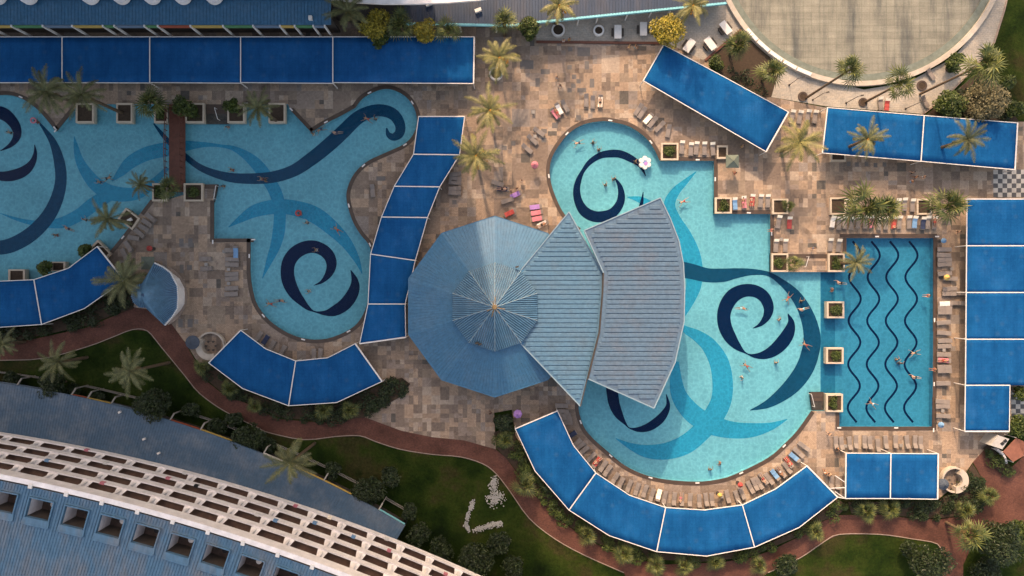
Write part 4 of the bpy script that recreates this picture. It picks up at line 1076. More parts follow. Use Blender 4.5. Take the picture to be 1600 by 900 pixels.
def fan_crown(seed):
    random.seed(seed); mb = MB()
    for i in range(23):
        k = i/23; az = i*2.39996+random.uniform(-.5, .5); el = 1.5-1.9*k
        d = Vector((math.cos(az)*math.cos(el), math.sin(az)*math.cos(el), math.sin(el))); L = random.uniform(.45, 1.25)*(.45+.55*min(1, k*2.2))
        side = Vector((-math.sin(az), math.cos(az), 0)); up = d.cross(side); q = d*L*1.0
        mb.add([side*.03, -side*.03, q-side*.02, q+side*.02], [(0, 1, 2, 3)])
        m = 10; R = random.uniform(.75, 1.25)
        for j in range(m):
            a0 = -1.9+3.8*j/m; a1 = a0+3.8/m*.66; am = (a0+a1)/2
            f = lambda a, r, dz: q+(d*math.cos(a)+side*math.sin(a))*r+up*dz
            rt = R*(1-.12*abs(am))
            mb.add([q, f(a0, rt*.5, .03), f(am, rt*1.15, .0)-Vector((0, 0, .28)), f(a1, rt*.5, -.02)], [(0, 1, 2, 3)])
    return mb
CR = {}
for i in range(6): CR['date%d' % i] = date_crown(10+i).build('crown', M['palmA'])
for i in range(4): CR['gold%d' % i] = date_crown(30+i).build('crown', M['palmG'])
for i in range(5): CR['fan%d' % i] = fan_crown(50+i).build('crown', M['palmF'])
CRM = {k: o.data for k, o in CR.items()}
for o in CR.values(): bpy.data.objects.remove(o)
random.seed(3); pcount = [0]
def palm(kind, x, y, r, z, label, group, tr=.22, stalks=False, skirt=False):
    """x, y: where the crown's heart shows in the photo; z its height"""
    pcount[0] += 1
    c = P(x, y, z); nm = {'date': 'date_palm', 'gold': 'date_palm', 'fan': 'fan_palm'}[kind]
    t = thing(nm, (c.x, c.y, 0), label, 'palm tree', group)
    nv = {'date': 6, 'gold': 4, 'fan': 5}[kind]; me = CRM['%s%d' % (kind, pcount[0] % nv)]
    o = bpy.data.objects.new('crown', me); COL.objects.link(o); o.parent = t
    s = (r*.1*(H-z)/H)/(3.0 if kind != 'fan' else 1.85); o.scale = (s*random.uniform(.92, 1.1), s*random.uniform(.92, 1.1), s*random.uniform(.65, .95)); o.location = (0, 0, z-.1); o.rotation_euler = (random.uniform(-.1, .1), random.uniform(-.1, .1), random.uniform(0, 6.28))
    mb = MB(); n = max(4, int(z/.45)); pr = None
    for i in range(n):
        z0, z1 = z*i/n, z*(i+1)/n; q0 = tr*(1.15-.3*i/n); mb.tube((c.x, c.y, z0), (c.x, c.y, z1+.05), q0*.9, q0*1.1, n=9, cap=False)
    trk = mb.build('trunk', M['trunk'], t)
    if stalks:
        mb = MB()
        for i in range(26):
            a = random.uniform(-2.2, .6); l = random.uniform(.5, 1.3)*s*1.1; q = Vector((c.x, c.y, z+.1)); e = q+Vector((math.cos(a)*l, math.sin(a)*l, -.1-.35*l))
            mb.tube(q, e, .05, .03, n=4); mb.tube(e, e+Vector((math.cos(a)*.1, math.sin(a)*.1, -.5)), .12, .05, n=5)
        mb.build('fruit_stalks', M['orange'], trk)
    if skirt:
        mb = MB()
        for i in range(60):
            a = random.uniform(0, 6.28); q = Vector((c.x, c.y, z-.3-random.random()*1.4)); e = q+Vector((math.cos(a)*.55*s, math.sin(a)*.55*s, -.6)); mb.tube(q, e, .05, .02, n=3)
        mb.build('dry_skirt', M['dry'], trk)
    return t
G1 = 'palms around the left pool'; G2 = 'palms on the sunny deck'; G3 = 'palms by the round basin'; G4 = 'palms on the lower lawn'; G5 = 'small palms in the hedge along the red path'
palm('date', 72, 142, 42, 6.7, 'leaning looking date palm hanging over the lower left corner of the longest canopy', G1, skirt=True)
palm('date', 127, 148, 40, 10.3, 'tall date palm whose long dark trunk crosses the upper left pool edge', G1, skirt=True)
palm('fan', 236, 158, 30, 5.0, 'dense round dark palm just west of the footbridge', G1)
palm('date', 403, 168, 33, 8.0, 'thin date palm over the upper pool edge right of the dark steps', G1)
palm('date', 543, 17, 38, 8.0, 'drooping date palm between the long blue roof and the bushy trees', G1, skirt=True)
palm('fan', 625, 38, 24, 5, 'green palm between the two yellow green trees at the top', G1)
palm('fan', 701, 46, 22, 5, 'dark green palm right of the yellow tree above the canopy', G1)
palm('fan', 788, 33, 24, 6, 'spiky fan palm in front of the dark roof, left of the terrace', G2)
palm('gold', 780, 90, 34, 6, 'golden date palm over the white round planter beside the canopy corner', G2, stalks=True)
palm('gold', 873, 8, 36, 7.5, 'golden date palm at the top rising from the leftmost terrace planter', G2, stalks=True)
palm('gold', 1083, 8, 32, 8, 'golden date palm cut by the top edge left of the round basin', G2, stalks=True)
palm('gold', 765, 172, 38, 7, 'upper one of the two golden date palms standing close together right of the curving canopy', G2, stalks=True)
palm('gold', 743, 243, 44, 8, 'lower and bigger of the two golden date palms right of the curving canopy', G2, stalks=True)
palm('gold', 1250, 222, 46, 7, 'large feathery date palm between the slanting canopy and the long right canopy', G2)
palm('date', 1356, 217, 34, 8, 'date palm crown floating over the left panel of the long right canopy', G2, stalks=True)
palm('date', 1512, 217, 32, 8.5, 'sparse date palm over the right panel of the long right canopy', G2)
palm('fan', 1353, 325, 36, 5, 'broad bushy fan palm above the lap pool, left of a touching pair', G2)
palm('fan', 1385, 327, 28, 5, 'smaller fan palm crown touching the broad one above the lap pool', G2)
palm('fan', 1481, 321, 33, 5, 'bushy fan palm at the left edge of the square canopies, above the lap pool corner', G2)
palm('fan', 1232, 322, 12, 2, 'tiny young palm in the planter right of the towel loungers', G2, .08)
palm('fan', 1241, 411, 15, 2.2, 'small young palm leaning over the wide dark steps', G2, .08)
palm('date', 1338, 410, 27, 5, 'date palm over the upper left corner of the lap pool', G2)
palm('fan', 1153, 71, 26, 4, 'yellow green fan palm in the planted bed by the terrace', G3, skirt=True)
palm('fan', 1207, 112, 25, 4.5, 'dark fan palm in the planted bed against the basin rim', G3)
palm('fan', 1328, 109, 27, 14, 'tall fan palm overlapping the basin, leftmost of the three with long thin trunks', G3, .16)
palm('fan', 1406, 131, 25, 9.5, 'tall fan palm at the lowest point of the basin rim, middle of three', G3, .16)
palm('fan', 1541, 98, 34, 15, 'tallest fan palm at the edge of the lawn right of the basin', G3, .16)
palm('date', 220, 288, 22, 4, 'small date palm over the water west of the lower bridge end', G1, .15)
palm('fan', 264, 292, 22, 4, 'bushy palm at the lower left corner of the footbridge', G1)
palm('date', 168, 342, 36, 6.5, 'date palm leaning over the pool from the diamond planter', G1)
palm('date', 195, 438, 42, 5, 'dark date palm over the corner of the lower left canopy next to the shell kiosk', G1, skirt=True)
palm('date', 90, 566, 34, 7, 'date palm on the lawn between red path and balustrades at the far left', G4, skirt=True)
palm('date', 203, 580, 37, 11, 'date palm on the dark lawn inside the bend of the red path', G4, skirt=True)
palm('date', 2, 538, 28, 5, 'date palm cut by the left edge above the red path', G4)
palm('date', 453, 723, 40, 12, 'date palm hanging over the blue roof of the single storey wing', G4, skirt=True)
palm('fan', 1515, 836, 27, 5.5, 'fan palm standing in the red path crossing at the lower right', G4, skirt=True)
for x, y, r, lab in ((315,573,14,'small palm at the left tip of the hedge below the kiosk counter'),(358,607,15,'small palm in the hedge near the bend of the two panel canopy'),(398,635,14,'small palm in the hedge at the lower left of the two panel canopy'),
    (505,640,16,'small palm in the hedge under the right half of the two panel canopy'),(546,641,16,'small palm in the hedge close to the right corner of the two panel canopy'),
    (820,757,21,'largest small palm at the upper left of the big curved canopy'),(790,688,16,'yellowish small palm below the dark clipped bush'),
    (917,835,18,'small palm below the first divider of the big curved canopy'),(975,866,18,'small palm between the red path and the second panel of the big canopy'),
    (1024,884,16,'small palm straight below the second divider of the big canopy'),(1067,884,17,'small palm at the bottom edge under the third panel'),(1117,880,17,'small palm at the bottom edge near the lowest canopy point'),
    (1185,883,16,'small palm at the bottom edge right of the third divider'),(1275,832,16,'small palm standing in the red path left of the round lawn'),
    (1355,800,17,'small palm below the left panel of the rectangular canopy'),(1392,795,18,'small palm below the middle of the rectangular canopy'),
    (1510,797,17,'yellow green small palm at the tip of the hedge by the red path'),(1547,775,17,'small palm at the red path crossing right of the hedge')):
    palm('fan', x, y, r, 1.8, lab, G5, .12)

# ------------------------------------------------------------ trees, shrubs, hedges
def tree(name, x, y, r, z, label, mat, cat='tree', ht=None, n=None, grp=None, lift=None):
    c = P(x, y, z); t = thing(name, (c.x, c.y, 0), label, cat, grp); mb = MB()
    rr = r*.1*(H-z)/H; hz = ht or rr*.8; n = n or int(900+rr*rr*420)
    leaves(mb, (c.x, c.y, z), (rr, rr*random.uniform(.85, 1.05), hz), n, .20, clumps=int(12+rr*4)); mb.build('foliage', mat, t)
    mb = MB(); mb.tube((c.x, c.y, 0), (c.x, c.y, z*.7), .16, .1, 8)
    for i in range(5):
        a = i*1.256; mb.tube((c.x, c.y, z*.5), (c.x+math.cos(a)*rr*.5, c.y+math.sin(a)*rr*.5, z), .08, .03, 5)
    mb.build('trunk', M['trunk'], t); return t
tree('bushy_tree', 588, 37, 25, 4.5, 'yellow tree, taller of the two at the top above the longest canopy', M['leafY'])
tree('bushy_tree', 592, 60, 15, 3.6, 'dark lower bush under the taller yellow tree', M['leafM'])
tree('bushy_tree', 664, 47, 20, 4, 'smaller round yellow tree between two green palms at the top', M['leafY'])
tree('bushy_tree', 826, 46, 17, 3.5, 'green shrub tree left of the terrace corner', M['leafM'])
tree('bushy_tree', 1044, 48, 25, 4.5, 'golden olive bushy tree on the terrace beside the slanting canopy', M['leafY'])
tree('bushy_tree', 288, 168, 19, 2.5, 'bushy shrub east of the upper bridge end', M['leafM'])
tree('bushy_tree', 362, 165, 14, 2.2, 'small bushy shrub above the planter right of the dark steps', M['leafM'])
tree('shrub', 132, 391, 12, 1.8, 'round dark shrub at the water next to the canopy ridge', M['leafM'], 'shrub')
tree('shrub', 69, 419, 12, 1.8, 'round dark shrub at the pool edge above the left canopy divider', M['leafM'], 'shrub')
tree('shrub', 1495, 99, 15, 1.6, 'green shrub beside the round tree pit near the lawn', M['leafM'], 'shrub')
tree('shrub', 1487, 163, 26, 2.4, 'bright green bush below the diagonal pavement edge', M['leafM'], 'shrub')
tree('olive_tree', 1536, 158, 34, 3, 'wide grey olive tree above the long right canopy', M['leafO'])
tree('shrub', 1120, 98, 13, 1.0, 'flat green shrub at the left tip of the planted bed', M['leafM'], 'shrub')
tree('bushy_tree', 80, 601, 22, 3.5, 'dark tree by the balustrades at the far left', M['leafD'])
tree('bushy_tree', 238, 632, 30, 4, 'big dark tree at the edge of the single storey wing', M['leafD'])
tree('bushy_tree', 390, 683, 24, 3, 'dark tree between the red path and the blue wing', M['leafD'])
tree('bushy_tree', 575, 768, 27, 3, 'dark tree in the gap of the balustrades near the wing end', M['leafD'])
tree('bushy_tree', 740, 880, 30, 3, 'dark tree at the bottom edge beside the curved hotel', M['leafD'])
tree('bushy_tree', 1565, 850, 38, 4.5, 'large dark round tree at the lower right', M['leafD'])
tree('bushy_tree', 1597, 835, 24, 4, 'dark tree cut by the right edge below the red crossing', M['leafM'])
tree('bushy_tree', 1455, 880, 32, 4, 'dark tree on the round lawn at the bottom right', M['leafD'])
tree('bushy_tree', 1598, 615, 14, 2, 'green shrub by the right edge above the lower chess paving', M['leafM'])
tree('bushy_tree', 1594, 668, 20, 2.2, 'bright green shrub by the right edge below the lower chess paving', M['leafM'])
tree('clipped_bush', 786, 660, 16, 1.3, 'dark clipped oval bush standing in the plaza by the curved canopy', M['leafD'], 'bush', ht=1.2, n=5000)
for x, y, r, l in ((20,592,13,'small dark shrub at the far left end of the striped balustrades'),(112,612,15,'dark shrub right of the far left tree by the balustrades'),(150,622,13,'low dark shrub midway between two trees on the balustrade edge'),
    (300,640,14,'dark shrub on the strip between path bend and the red awning'),(340,668,15,'dark shrub right of the red awning of the blue wing'),(365,655,12,'small dark shrub touching the red path above the blue wing'),
    (420,698,14,'dark shrub by the first balustrade under the hanging palm'),(520,735,15,'dark shrub behind the balustrade east of the hanging palm'),(610,745,17,'dark shrub on the lawn north of the wing end'),
    (655,835,18,'dark shrub off the tip of the blue wing'),(690,858,20,'dark shrub beside the curved hotel corner'),(640,800,13,'small dark shrub at the wing tip'),
    (780,850,20,'dark shrub below the white flower strips'),(800,885,18,'dark shrub at the bottom edge under the flower strips'),(1230,885,18,'dark shrub at the left end of the round lawn'),
    (1540,893,24,'dark shrub at the bottom edge right of the path branch'),(1420,858,14,'small shrub at the top of the round lawn'),(860,760,10,'tiny shrub in the hedge outside the first curved panel'),
    (1570,130,15,'green shrub on the lawn right of the tallest fan palm'),(1588,170,14,'green shrub right of the grey olive tree'),(1482,720,0,'')):
    if r: tree('shrub', x, y, r, 1.6, l, M['leafM' if 'green' in l else 'leafD'], 'shrub')
def hedge(poly, label, mat, ht=1.35, dens=46, size=.16):
    q = [P(x, y) for x, y in poly]; cx = sum(v.x for v in q)/len(q); cy = sum(v.y for v in q)/len(q)
    t = thing('hedge', (cx, cy, 0), label, 'hedge', 'hedges along the canopies')
    tris = geometry.tessellate_polygon([q]); mb = MB(); core = MB()
    core.prism([Vector((cx, cy, 0)).lerp(v, 1) for v in q], 0, .16)
    core.build('soil', M['soil'], t)
    for tr in tris:
        a, b, c = (q[i] for i in tr); A = (b-a).cross(c-a).length/2
        cl = [(a+(b-a)*u+(c-a)*v, random.uniform(.5, 1.0)) for u, v in [((s, t_) if s+t_ < 1 else (1-s, 1-t_)) for s, t_ in [(random.random(), random.random()) for _ in range(max(1, int(A*.8)))]]]
        for _ in range(int(A*dens*2)):
            o, k = random.choice(cl); r = random.uniform(.5, 1)*k
            v = Vector((random.gauss(0, 1), random.gauss(0, 1), abs(random.gauss(0, 1)))).normalized()
            p = o+Vector((v.x*r*1.25, v.y*r*1.25, .15+v.z*ht*k))
            u = Vector((random.gauss(0, 1), random.gauss(0, 1), random.gauss(0, .4))).normalized(); w_ = u.cross(Vector((random.gauss(0, .4), random.gauss(0, .4), 1))).normalized(); s = size*random.uniform(.6, 1.3)
            mb.add([p-u*s, p-w_*s*.5, p+u*s, p+w_*s*.5], [(0, 1, 2, 3)])
    mb.build('foliage', mat, t)
hedge([(0,515),(65,510),(132,486),(190,442),(210,470),(208,482),(175,493),(135,509),(42,529),(0,540),(-30,545),(-30,515)], 'dark hedge between the lower left canopy and the red path', M['leafD'])
hedge([(318,570),(328,570),(379,610),(451,637),(526,632),(597,600),(628,590),(641,600),(625,620),(570,652),(500,658),(437,652),(385,628),(350,615),(322,592)], 'long dark hedge hugging the two panel canopy and ending in a tip on the plaza', M['leafD'])
hedge([(772,676),(800,662),(808,690),(836,738),(889,799),(952,839),(1026,864),(1104,871),(1179,858),(1249,827),(1309,780),(1325,790),(1310,803),(1282,814),(1250,836),(1170,870),(1095,877),(990,872),(932,848),(905,832),(870,808),(832,768),(800,726),(776,700)], 'long green hedge following the outside of the big curved canopy', M['leafM'])
hedge([(1325,784),(1465,784),(1500,757),(1519,725),(1540,758),(1547,782),(1512,803),(1470,809),(1425,808),(1375,802),(1330,802)], 'dark hedge bed below the rectangular canopy and the round counter', M['leafD'])
hedge([(1536,700),(1543,694),(1578,728),(1580,738),(1565,741),(1552,730)], 'short hedge strip in the red crossing next to the white kiosk', M['leafM'])
hedge([(1440,186),(1480,152),(1530,112),(1560,150),(1590,188),(1590,190)], 'ground shrubs under the olive tree above the long right canopy', M['leafD'], .6)
hedge([(1110,112),(1135,100),(1180,118),(1200,140),(1190,150),(1150,135)], 'dark ground shrubs in the planted bed behind the slanting canopy', M['leafD'], .5, 10)
# white blossom strips drawn on the lawn
mb = MB(); random.seed(5)
def strip(pts, wd, n):
    for _ in range(n):
        i = random.randrange(len(pts)-1); s = random.random(); x = pts[i][0]+(pts[i+1][0]-pts[i][0])*s+random.gauss(0, wd); y = pts[i][1]+(pts[i+1][1]-pts[i][1])*s+random.gauss(0, wd)
        p = P(x, y, .12); mb.disc((p.x, p.y), random.uniform(.05, .14), .02, random.uniform(.1, .25), 6, 0, .05)
strip([(740,783),(733,800),(728,820),(732,830)], 1.6, 260); strip([(740,830),(755,824),(770,820),(782,818)], 2.2, 260); strip([(772,748),(770,765)], 3.2, 140); strip([(765,782),(775,778),(782,776)], 5, 240)
tag(mb.build('white_flowers', M['flower']), 'strips of small white flowers laid out on the dark lawn', 'flowers', kind='stuff')

# ------------------------------------------------------------ sun loungers
def lounger_proto():
    t = thing('sun_lounger', (0, 0, 0), 'x', 'sun lounger', 'sun loungers')
    mb = MB()        # long axis = +X is the head end
    for s in (-1, 1): mb.box((0, s*.33, .30), (1.95, .06, .07))
    for x in (-.95, -.3, .35, .95): mb.box((x, 0, .30), (.06, .66, .05))
    for x in (-.8, .7):
        for s in (-1, 1): mb.box((x, s*.31, .14), (.06, .06, .28))
    mb.build('frame', M['loungerframe'], t)
    mb = MB(); g = []
    prof = [(-.98, .36), (-.6, .40), (-.1, .40), (.28, .40), (.45, .47), (.95, .70), (1.0, .70)]
    for sx, z in prof:
        for sy, dz in ((-.34, -.05), (-.31, .02), (.31, .02), (.34, -.05)): g.append((sx, sy, z+dz))
    fs = []
    for i in range(len(prof)-1):
        for j in range(3): b = 4*i+j; fs.append((b, b+4, b+5, b+1))
        fs.append((4*i, 4*i+3, 4*i+7, 4*i+4))
    fs += [(0, 1, 2, 3), (27, 26, 25, 24)]
    mb.add(g, fs); mb.build('cushion', M['cushion'], t)
    return t
LP0 = lounger_proto()
mb = MB(); mb.add([(.62,-.37,.60),(1.02,-.37,.76),(1.02,.37,.76),(.62,.37,.60),(.62,-.37,.54),(1.04,-.37,.66),(1.04,.37,.66),(.62,.37,.54)], [(0,1,2,3),(0,4,5,1),(2,6,7,3),(1,5,6,2),(3,7,4,0)])
headtmp = mb.build('lit_backrest_pad', M['cream']); HT = headtmp.data; bpy.data.objects.remove(headtmp)  # pale overlay: sunlight on the raised backrest put into its colour
def towel_mesh():
    mb = MB(); n = 10; g = []
    for i in range(n+1):
        x = -.85+1.5*i/n; z = .43 if x < .28 else .43+(x-.28)*.43
        for y, d in ((-.37, -.09), (-.33, .02), (0, .03), (.33, .02), (.37, -.09)): g.append((x, y*(1+.03*math.sin(i*2.1)), z+d+.01*math.sin(i*1.7)))
    fs = []
    for i in range(n):
        for j in range(4): b = 5*i+j; fs.append((b, b+5, b+6, b+1))
    mb.add(g, fs); return mb
tt = towel_mesh().build('towel', M['blue']); TW = tt.data; bpy.data.objects.remove(tt)
used0 = [False]; ORD = ['first','second','third','fourth','fifth','sixth','seventh','eighth','ninth','tenth','eleventh','twelfth','thirteenth','fourteenth','fifteenth','sixteenth','seventeenth','eighteenth','nineteenth','twentieth']+['number %d' % i for i in range(21, 60)]
def lounger(x, y, d, label, towel=None, head=False, tlab=''):
    if used0[0]: t = copy_tree(LP0)
    else: t = LP0; used0[0] = True
    p = P(x, y, .4); t.location = (p.x, p.y, 0); t.rotation_euler = (0, 0, math.atan2(-d[1], d[0])+random.uniform(-.10, .10)); t['label'] = label; t.location.x += random.uniform(-.08, .08); t.location.y += random.uniform(-.14, .14)
    if head:
        o = bpy.data.objects.new('lit_backrest', HT); COL.objects.link(o); o.parent = t
    if towel:
        o = bpy.data.objects.new('towel', TW); COL.objects.link(o); o.location = t.location; o.rotation_euler = t.rotation_euler
        tag(o, tlab, 'towel', 'towels on the loungers')
        o.material_slots[0].link = 'OBJECT'; o.material_slots[0].material = M[towel]
    return t
def row(items, where, order, d=None, head=None, dirs=None):
    """items: (x, y[, towel]); where completes the label"""
    n = len(items)
    for i, it in enumerate(items):
        tw = it[2] if len(it) > 2 else None
        hd = head if head is not None else False
        dd = dirs[i] if dirs else d
        wh = (', %s from %s' % (ORD[i], order)) if n > 1 else ''
        cn = {'purple': 'lilac', 'navy': 'dark'}.get(tw, tw)
        lounger(it[0], it[1], dd, 'lounger '+where+wh, tw, hd, ' '.join(('%s towel ' % cn+where.replace('lounger ', '')+wh).replace('number ', 'place ').split()))
        
random.seed(11)
row([(916,158),(926,160),(938,159,'cream')], 'in the trio just above the circular pool end', 'left', (0, -1))
row([(868,177,'pink'),(873,171,'white'),(882,167)], 'in the tilted trio on the sunny deck', 'left', (-.55,-.83))
row([(842,205),(832,217),(824,231)], 'tilted, left of the circular pool end', 'top', (-.8,-.6))
row([(836.5,324.5,'purple'),(838,332.5,'pink'),(840,341,'pink'),(847,351,'white')], 'in the towelled stack by the pointed roof', 'top', dirs=[(1,-.12),(1,-.15),(1,-.15),(1,-.4)])
row([(797,332,'red')], 'standing alone above the pavilion roof', 'left', (1,-.4))
row([(778,287),(785,295,'navy'),(792,312),(805,304,'purple')], 'in the busy cluster right of the golden palms', 'left', dirs=[(1,.3),(1,.05),(1,-.2),(1,-.55)])
row([(711,271),(711,279),(711,286),(711,294),(711,302)], 'in the column beside the curving canopy', 'top', (1, 0))
row([(582,298)], 'standing alone on the deck left of the curving canopy', 'left', (-.15,-1))
row([(997,170),(1004,176),(1013,187,'cream'),(1020,192),(1031,199),(1045,206)], 'in the arc right of the circular pool end', 'left', dirs=[(.5,-.87),(.55,-.83),(.62,-.78),(.65,-.75),(.65,-.78),(.2,-1)], head=False)
row([(1066,231),(1080,232),(1088,231),(1101,232),(1114,233)], 'in the cream headed row above the stepped pool', 'left', (0,-1), True)
row([(1149,318,'blue'),(1162,316,'pink'),(1175,315,'red'),(1188,315),(1200,313)], 'in the short row on the ledge between planters', 'left', (0,-1), True)
row([(1216,346),(1234,350,'red')], 'right of the big pool top corner', 'left', (0.05,-1), True)
row([(1213,383),(1228,383)], 'above the left planter of the wide steps', 'left', (0.05,-1), True)
row([(1297,383),(1310,383)], 'above the corner planter of the lap pool', 'left', (0.05,-1), True)
row([(1324,320),(1334,320),(1404,320),(1413,320),(1426,320)], 'in the back row behind the lap pool', 'left', (0.05,-1), True)
row([(1302,348,'white'),(1310.5,348),(1320,348),(1330,348),(1341,348),(1352,348),(1362,348,'pink'),(1373,349),(1384,349),(1397,349,'red'),(1406,348),(1420,348),(1429,348,'blue'),(1442,348,'navy'),(1451,348),(1461,349)], 'in the front row above the lap pool', 'left', (0.05,-1), True)
row([(1475,391),(1475,398),(1476,405),(1475,413),(1476,428),(1485,436),(1483,451),(1483,458),(1497,459),(1476,474,'white'),(1497,473),(1476,482),(1476,489),(1474,503),(1474,519),(1476,532),(1476,540),(1475,555),(1475,562,'pink'),(1475,574),(1475,581),(1474,599),(1473,627.5),(1473,634.5),(1473,650)], 'in the column east of the lap pool', 'top', (1, 0))
row([(1306,691),(1314.5,691),(1327.5,691),(1337.5,691),(1351,691),(1358.5,691),(1372.5,696),(1384,691),(1399,691),(1417.5,691),(1429.5,691),(1439.5,691)], 'in the row below the lap pool', 'left', (0, 1))
arc1 = [(877,634),(878,642),(882,648),(884,654),(884,661),(892,680,'navy'),(901,692),(906,698),(912,705),(924,714),(932,721,'red'),(942,728),(950,735),(961,746),(970,755),(983,759),(996,764),(1007,768),(1019,772),(1029,774,'cream'),(1039,776),(1053,778),(1066,779),(1078,780),(1092.5,781),(1104,780),(1113,780),(1137,775),(1152,775),(1159,770),(1172,762),(1179,757),(1186,754),(1193,749),(1202,747),(1211,740,'blue'),(1220,738),(1230,731),(1232,722,'red'),(1240,713,'blue'),(1247,707),(1256,696)]
row(arc1, 'on the curved strip below the big pool', 'left', dirs=[((1, 0) if y < 663 else ((x-1085), (y-560))) if True else 0 for x, y, *_ in arc1])
row([(1300,753),(1309,753)], 'between the curved and the rectangular canopy', 'left', (0, 1))
row([(236,341),(229,347),(224,356),(218,364),(209,372),(200,386),(194,398),(196,411)], 'along the slanted lower edge of the left pool', 'top', dirs=[(.8,.6),(.8,.6),(.9,.4),(.75,.65),(1,.15),(.65,.75),(.5,.85),(1,.2)])
row([(322,405.5),(322,420.5)], 'in the pair on the left deck', 'top', (1, 0))
row([(362,391),(362,406),(362,414),(362,428),(362,436),(362,450),(362,459)], 'in the column right of the left deck pair', 'top', (-1, 0))
lounger(369, 394, (0,-1), 'lounger at the top right corner of the left deck under a bright blue towel', 'blue', False, 'bright blue towel at the top right corner of the left deck')
row([(403,525.5),(414,531,'navy'),(424,541),(440,549),(490,556),(500,555)], 'above the two panel canopy', 'left', dirs=[(-.6,.8),(-.6,.8),(-.5,.85),(-.45,.9),(0,1),(0,1)])
row([(1238,181),(1250,182),(1262,182),(1273,183)], 'between the slanting and long right canopies', 'left', (0.1,-1), True)
row([(1376,163),(1386,165,'red')], 'on pavement above the long right canopy', 'left', (0,-1), True)
row([(1445,158),(1455,116)], 'tilted on the ring pavement near the tree pits', 'bottom', (-.6,-.8))

# side tables, small square tables between loungers
def side_table(x, y, label):
    p = P(x, y, .4); t = thing('side_table', (p.x, p.y, 0), label, 'side table', 'side tables'); mb = MB(); mb.box((p.x, p.y, .42), (.5, .5, .04)); mb.build('table_top', M['loungerframe'], t)
    mb = MB(); mb.tube((p.x, p.y, 0), (p.x, p.y, .4), .05); mb.box((p.x, p.y, .02), (.36, .36, .03)); mb.build('leg', M['loungerframe'], t)
for x, y, l in ((836,213,'low table in the tilted lounger group left of the circular pool end'),(322,413,'low table between the pair of loungers in the middle of the left deck'),(357,421,'low table in the lounger column on the left deck'),
    (357,443,'second low table further down the left deck column'),(833,175,'low table left of the tilted sunny trio'),(1221,374,'dark little table by the planter of the wide steps'),(1487,420,'low table by the yellow parasol east of the lap pool'),
    (1475,547,'low table halfway down the east side of the lap pool'),(1473,642,'low table near the lower end of the lap pool'),(1321,697,'low table in the row below the lap pool'),(1408,696,'low table right of the middle in the row below the lap pool'),
    (1128,776,'low table with things on it at the lowest point of the curved strip'),(1363,386,'white low box on the deck edge above the lap pool'),(350,393,'small square table next to the blue towel')):
    if l.startswith('white low box'): continue
    side_table(x, y, l)
# terrace tables with benches
for x, y, a, l in ((965.5,49.5,0,'leftmost white table on the cafe terrace'),(1005.5,45,0,'white table right of the leftmost one on the cafe terrace'),(1077,71,-.62,'white tilted table partly behind the slanting canopy'),
   (1110,68,.65,'white tilted table nearest the planted bed'),(1134,43,.65,'white tilted table closest to the basin rim')):
    t = thing('terrace_table', P(x, y), l, 'table', 'white tables on the cafe terrace'); p = P(x, y, .75)
    mb = MB(); mb.box((p.x, p.y, .75), (1.1, 2.1, .06), a if a < 0 else a+PI/2 if False else a*(1)); 
    mb.build('table_top', M['white'], t)
    mb = MB()
    for s in (-.7, .7): mb.box((p.x-math.sin(a)*s, p.y+math.cos(a)*s, .36), (.7, .08, .72), a)
    mb.build('leg', M['dark'], t)
    for s in (-1, 1):
        mb = MB(); q = (p.x+math.cos(a)*s*.8, p.y+math.sin(a)*s*.8, .45); mb.box(q, (.32, 1.3, .06), a); mb.box((q[0], q[1], .22), (.22, .9, .4), a); mb.build('bench', M['dark'], t)

# ------------------------------------------------------------ umbrellas, counters, floats, small things
def umbrella(x, y, half, mat, label, z=2.4, n=4, rot=PI/4):
    p = P(x, y, z); t = thing('parasol', (p.x, p.y, 0), label, 'parasol'); mb = MB(); k = half*.1*(H-z)/H*(math.sqrt(2) if n == 4 else 1)
    vs = [(p.x+k*math.cos(rot+2*PI*i/n), p.y+k*math.sin(rot+2*PI*i/n), z) for i in range(n)]+[(p.x, p.y, z+.5)]
    mb.add(vs, [(i, (i+1) % n, n) for i in range(n)]+[(i, i, i) for i in ()]); lo = [(v[0], v[1], z-.15) for v in vs[:n]]
    mb.add(vs[:n]+lo, [(i, n+i, n+(i+1) % n, (i+1) % n) for i in range(n)]); mb.build('canopy', mat, t)
    mb = MB()
    for i in range(n): mb.rib(vs[i], vs[n], .05, .03)
    mb.build('rib', mat, t)
    mb = MB(); mb.tube((p.x, p.y, 0), (p.x, p.y, z+.55), .035); mb.disc((p.x, p.y), .3, 0, .08, 12); mb.build('pole', M['dark'], t)
umbrella(230.5, 411, 10, M['umb'], 'dark grey green square parasol by the tip of the shell kiosk')
umbrella(1144.5, 252, 10, M['umb'], 'grey green square parasol at the corner right of the cream headed loungers')
umbrella(300.5, 535, 11, M['umbdark'], 'round slate parasol beside the white curved counter on the left deck', n=12, rot=0)
umbrella(1474, 757, 9, M['umbdark'], 'round slate parasol half under the rectangular canopy', n=12, rot=0)
umbrella(1480, 433.5, 4.6, M['yellow'], 'little yellow parasol east of the lap pool', 1.6, 12, 0)
umbrella(1471, 664, 4.6, M['blue'], 'little dark blue parasol near the lower end of the lap pool', 1.6, 10, 0)
umbrella(1475, 376, 4, M['blue'], 'little blue parasol at the upper right corner of the lap pool', 1.2, 10, 0)
umbrella(835.5, 257.5, 6, M['pink'], 'bright pink parasol left of the circular pool end', 1.6, 8, 0)
umbrella(233, 388, 4.6, M['red'], 'small red parasol on the left deck', 1.4, 8, 0)
umbrella(1157, 758, 4.2, M['red'], 'small crimson parasol on the curved strip under the big pool', 1.4, 8, 0)
umbrella(1125, 774, 4, M['yellow'], 'small yellow parasol on the curved strip under the big pool', 1.2, 8, 0)
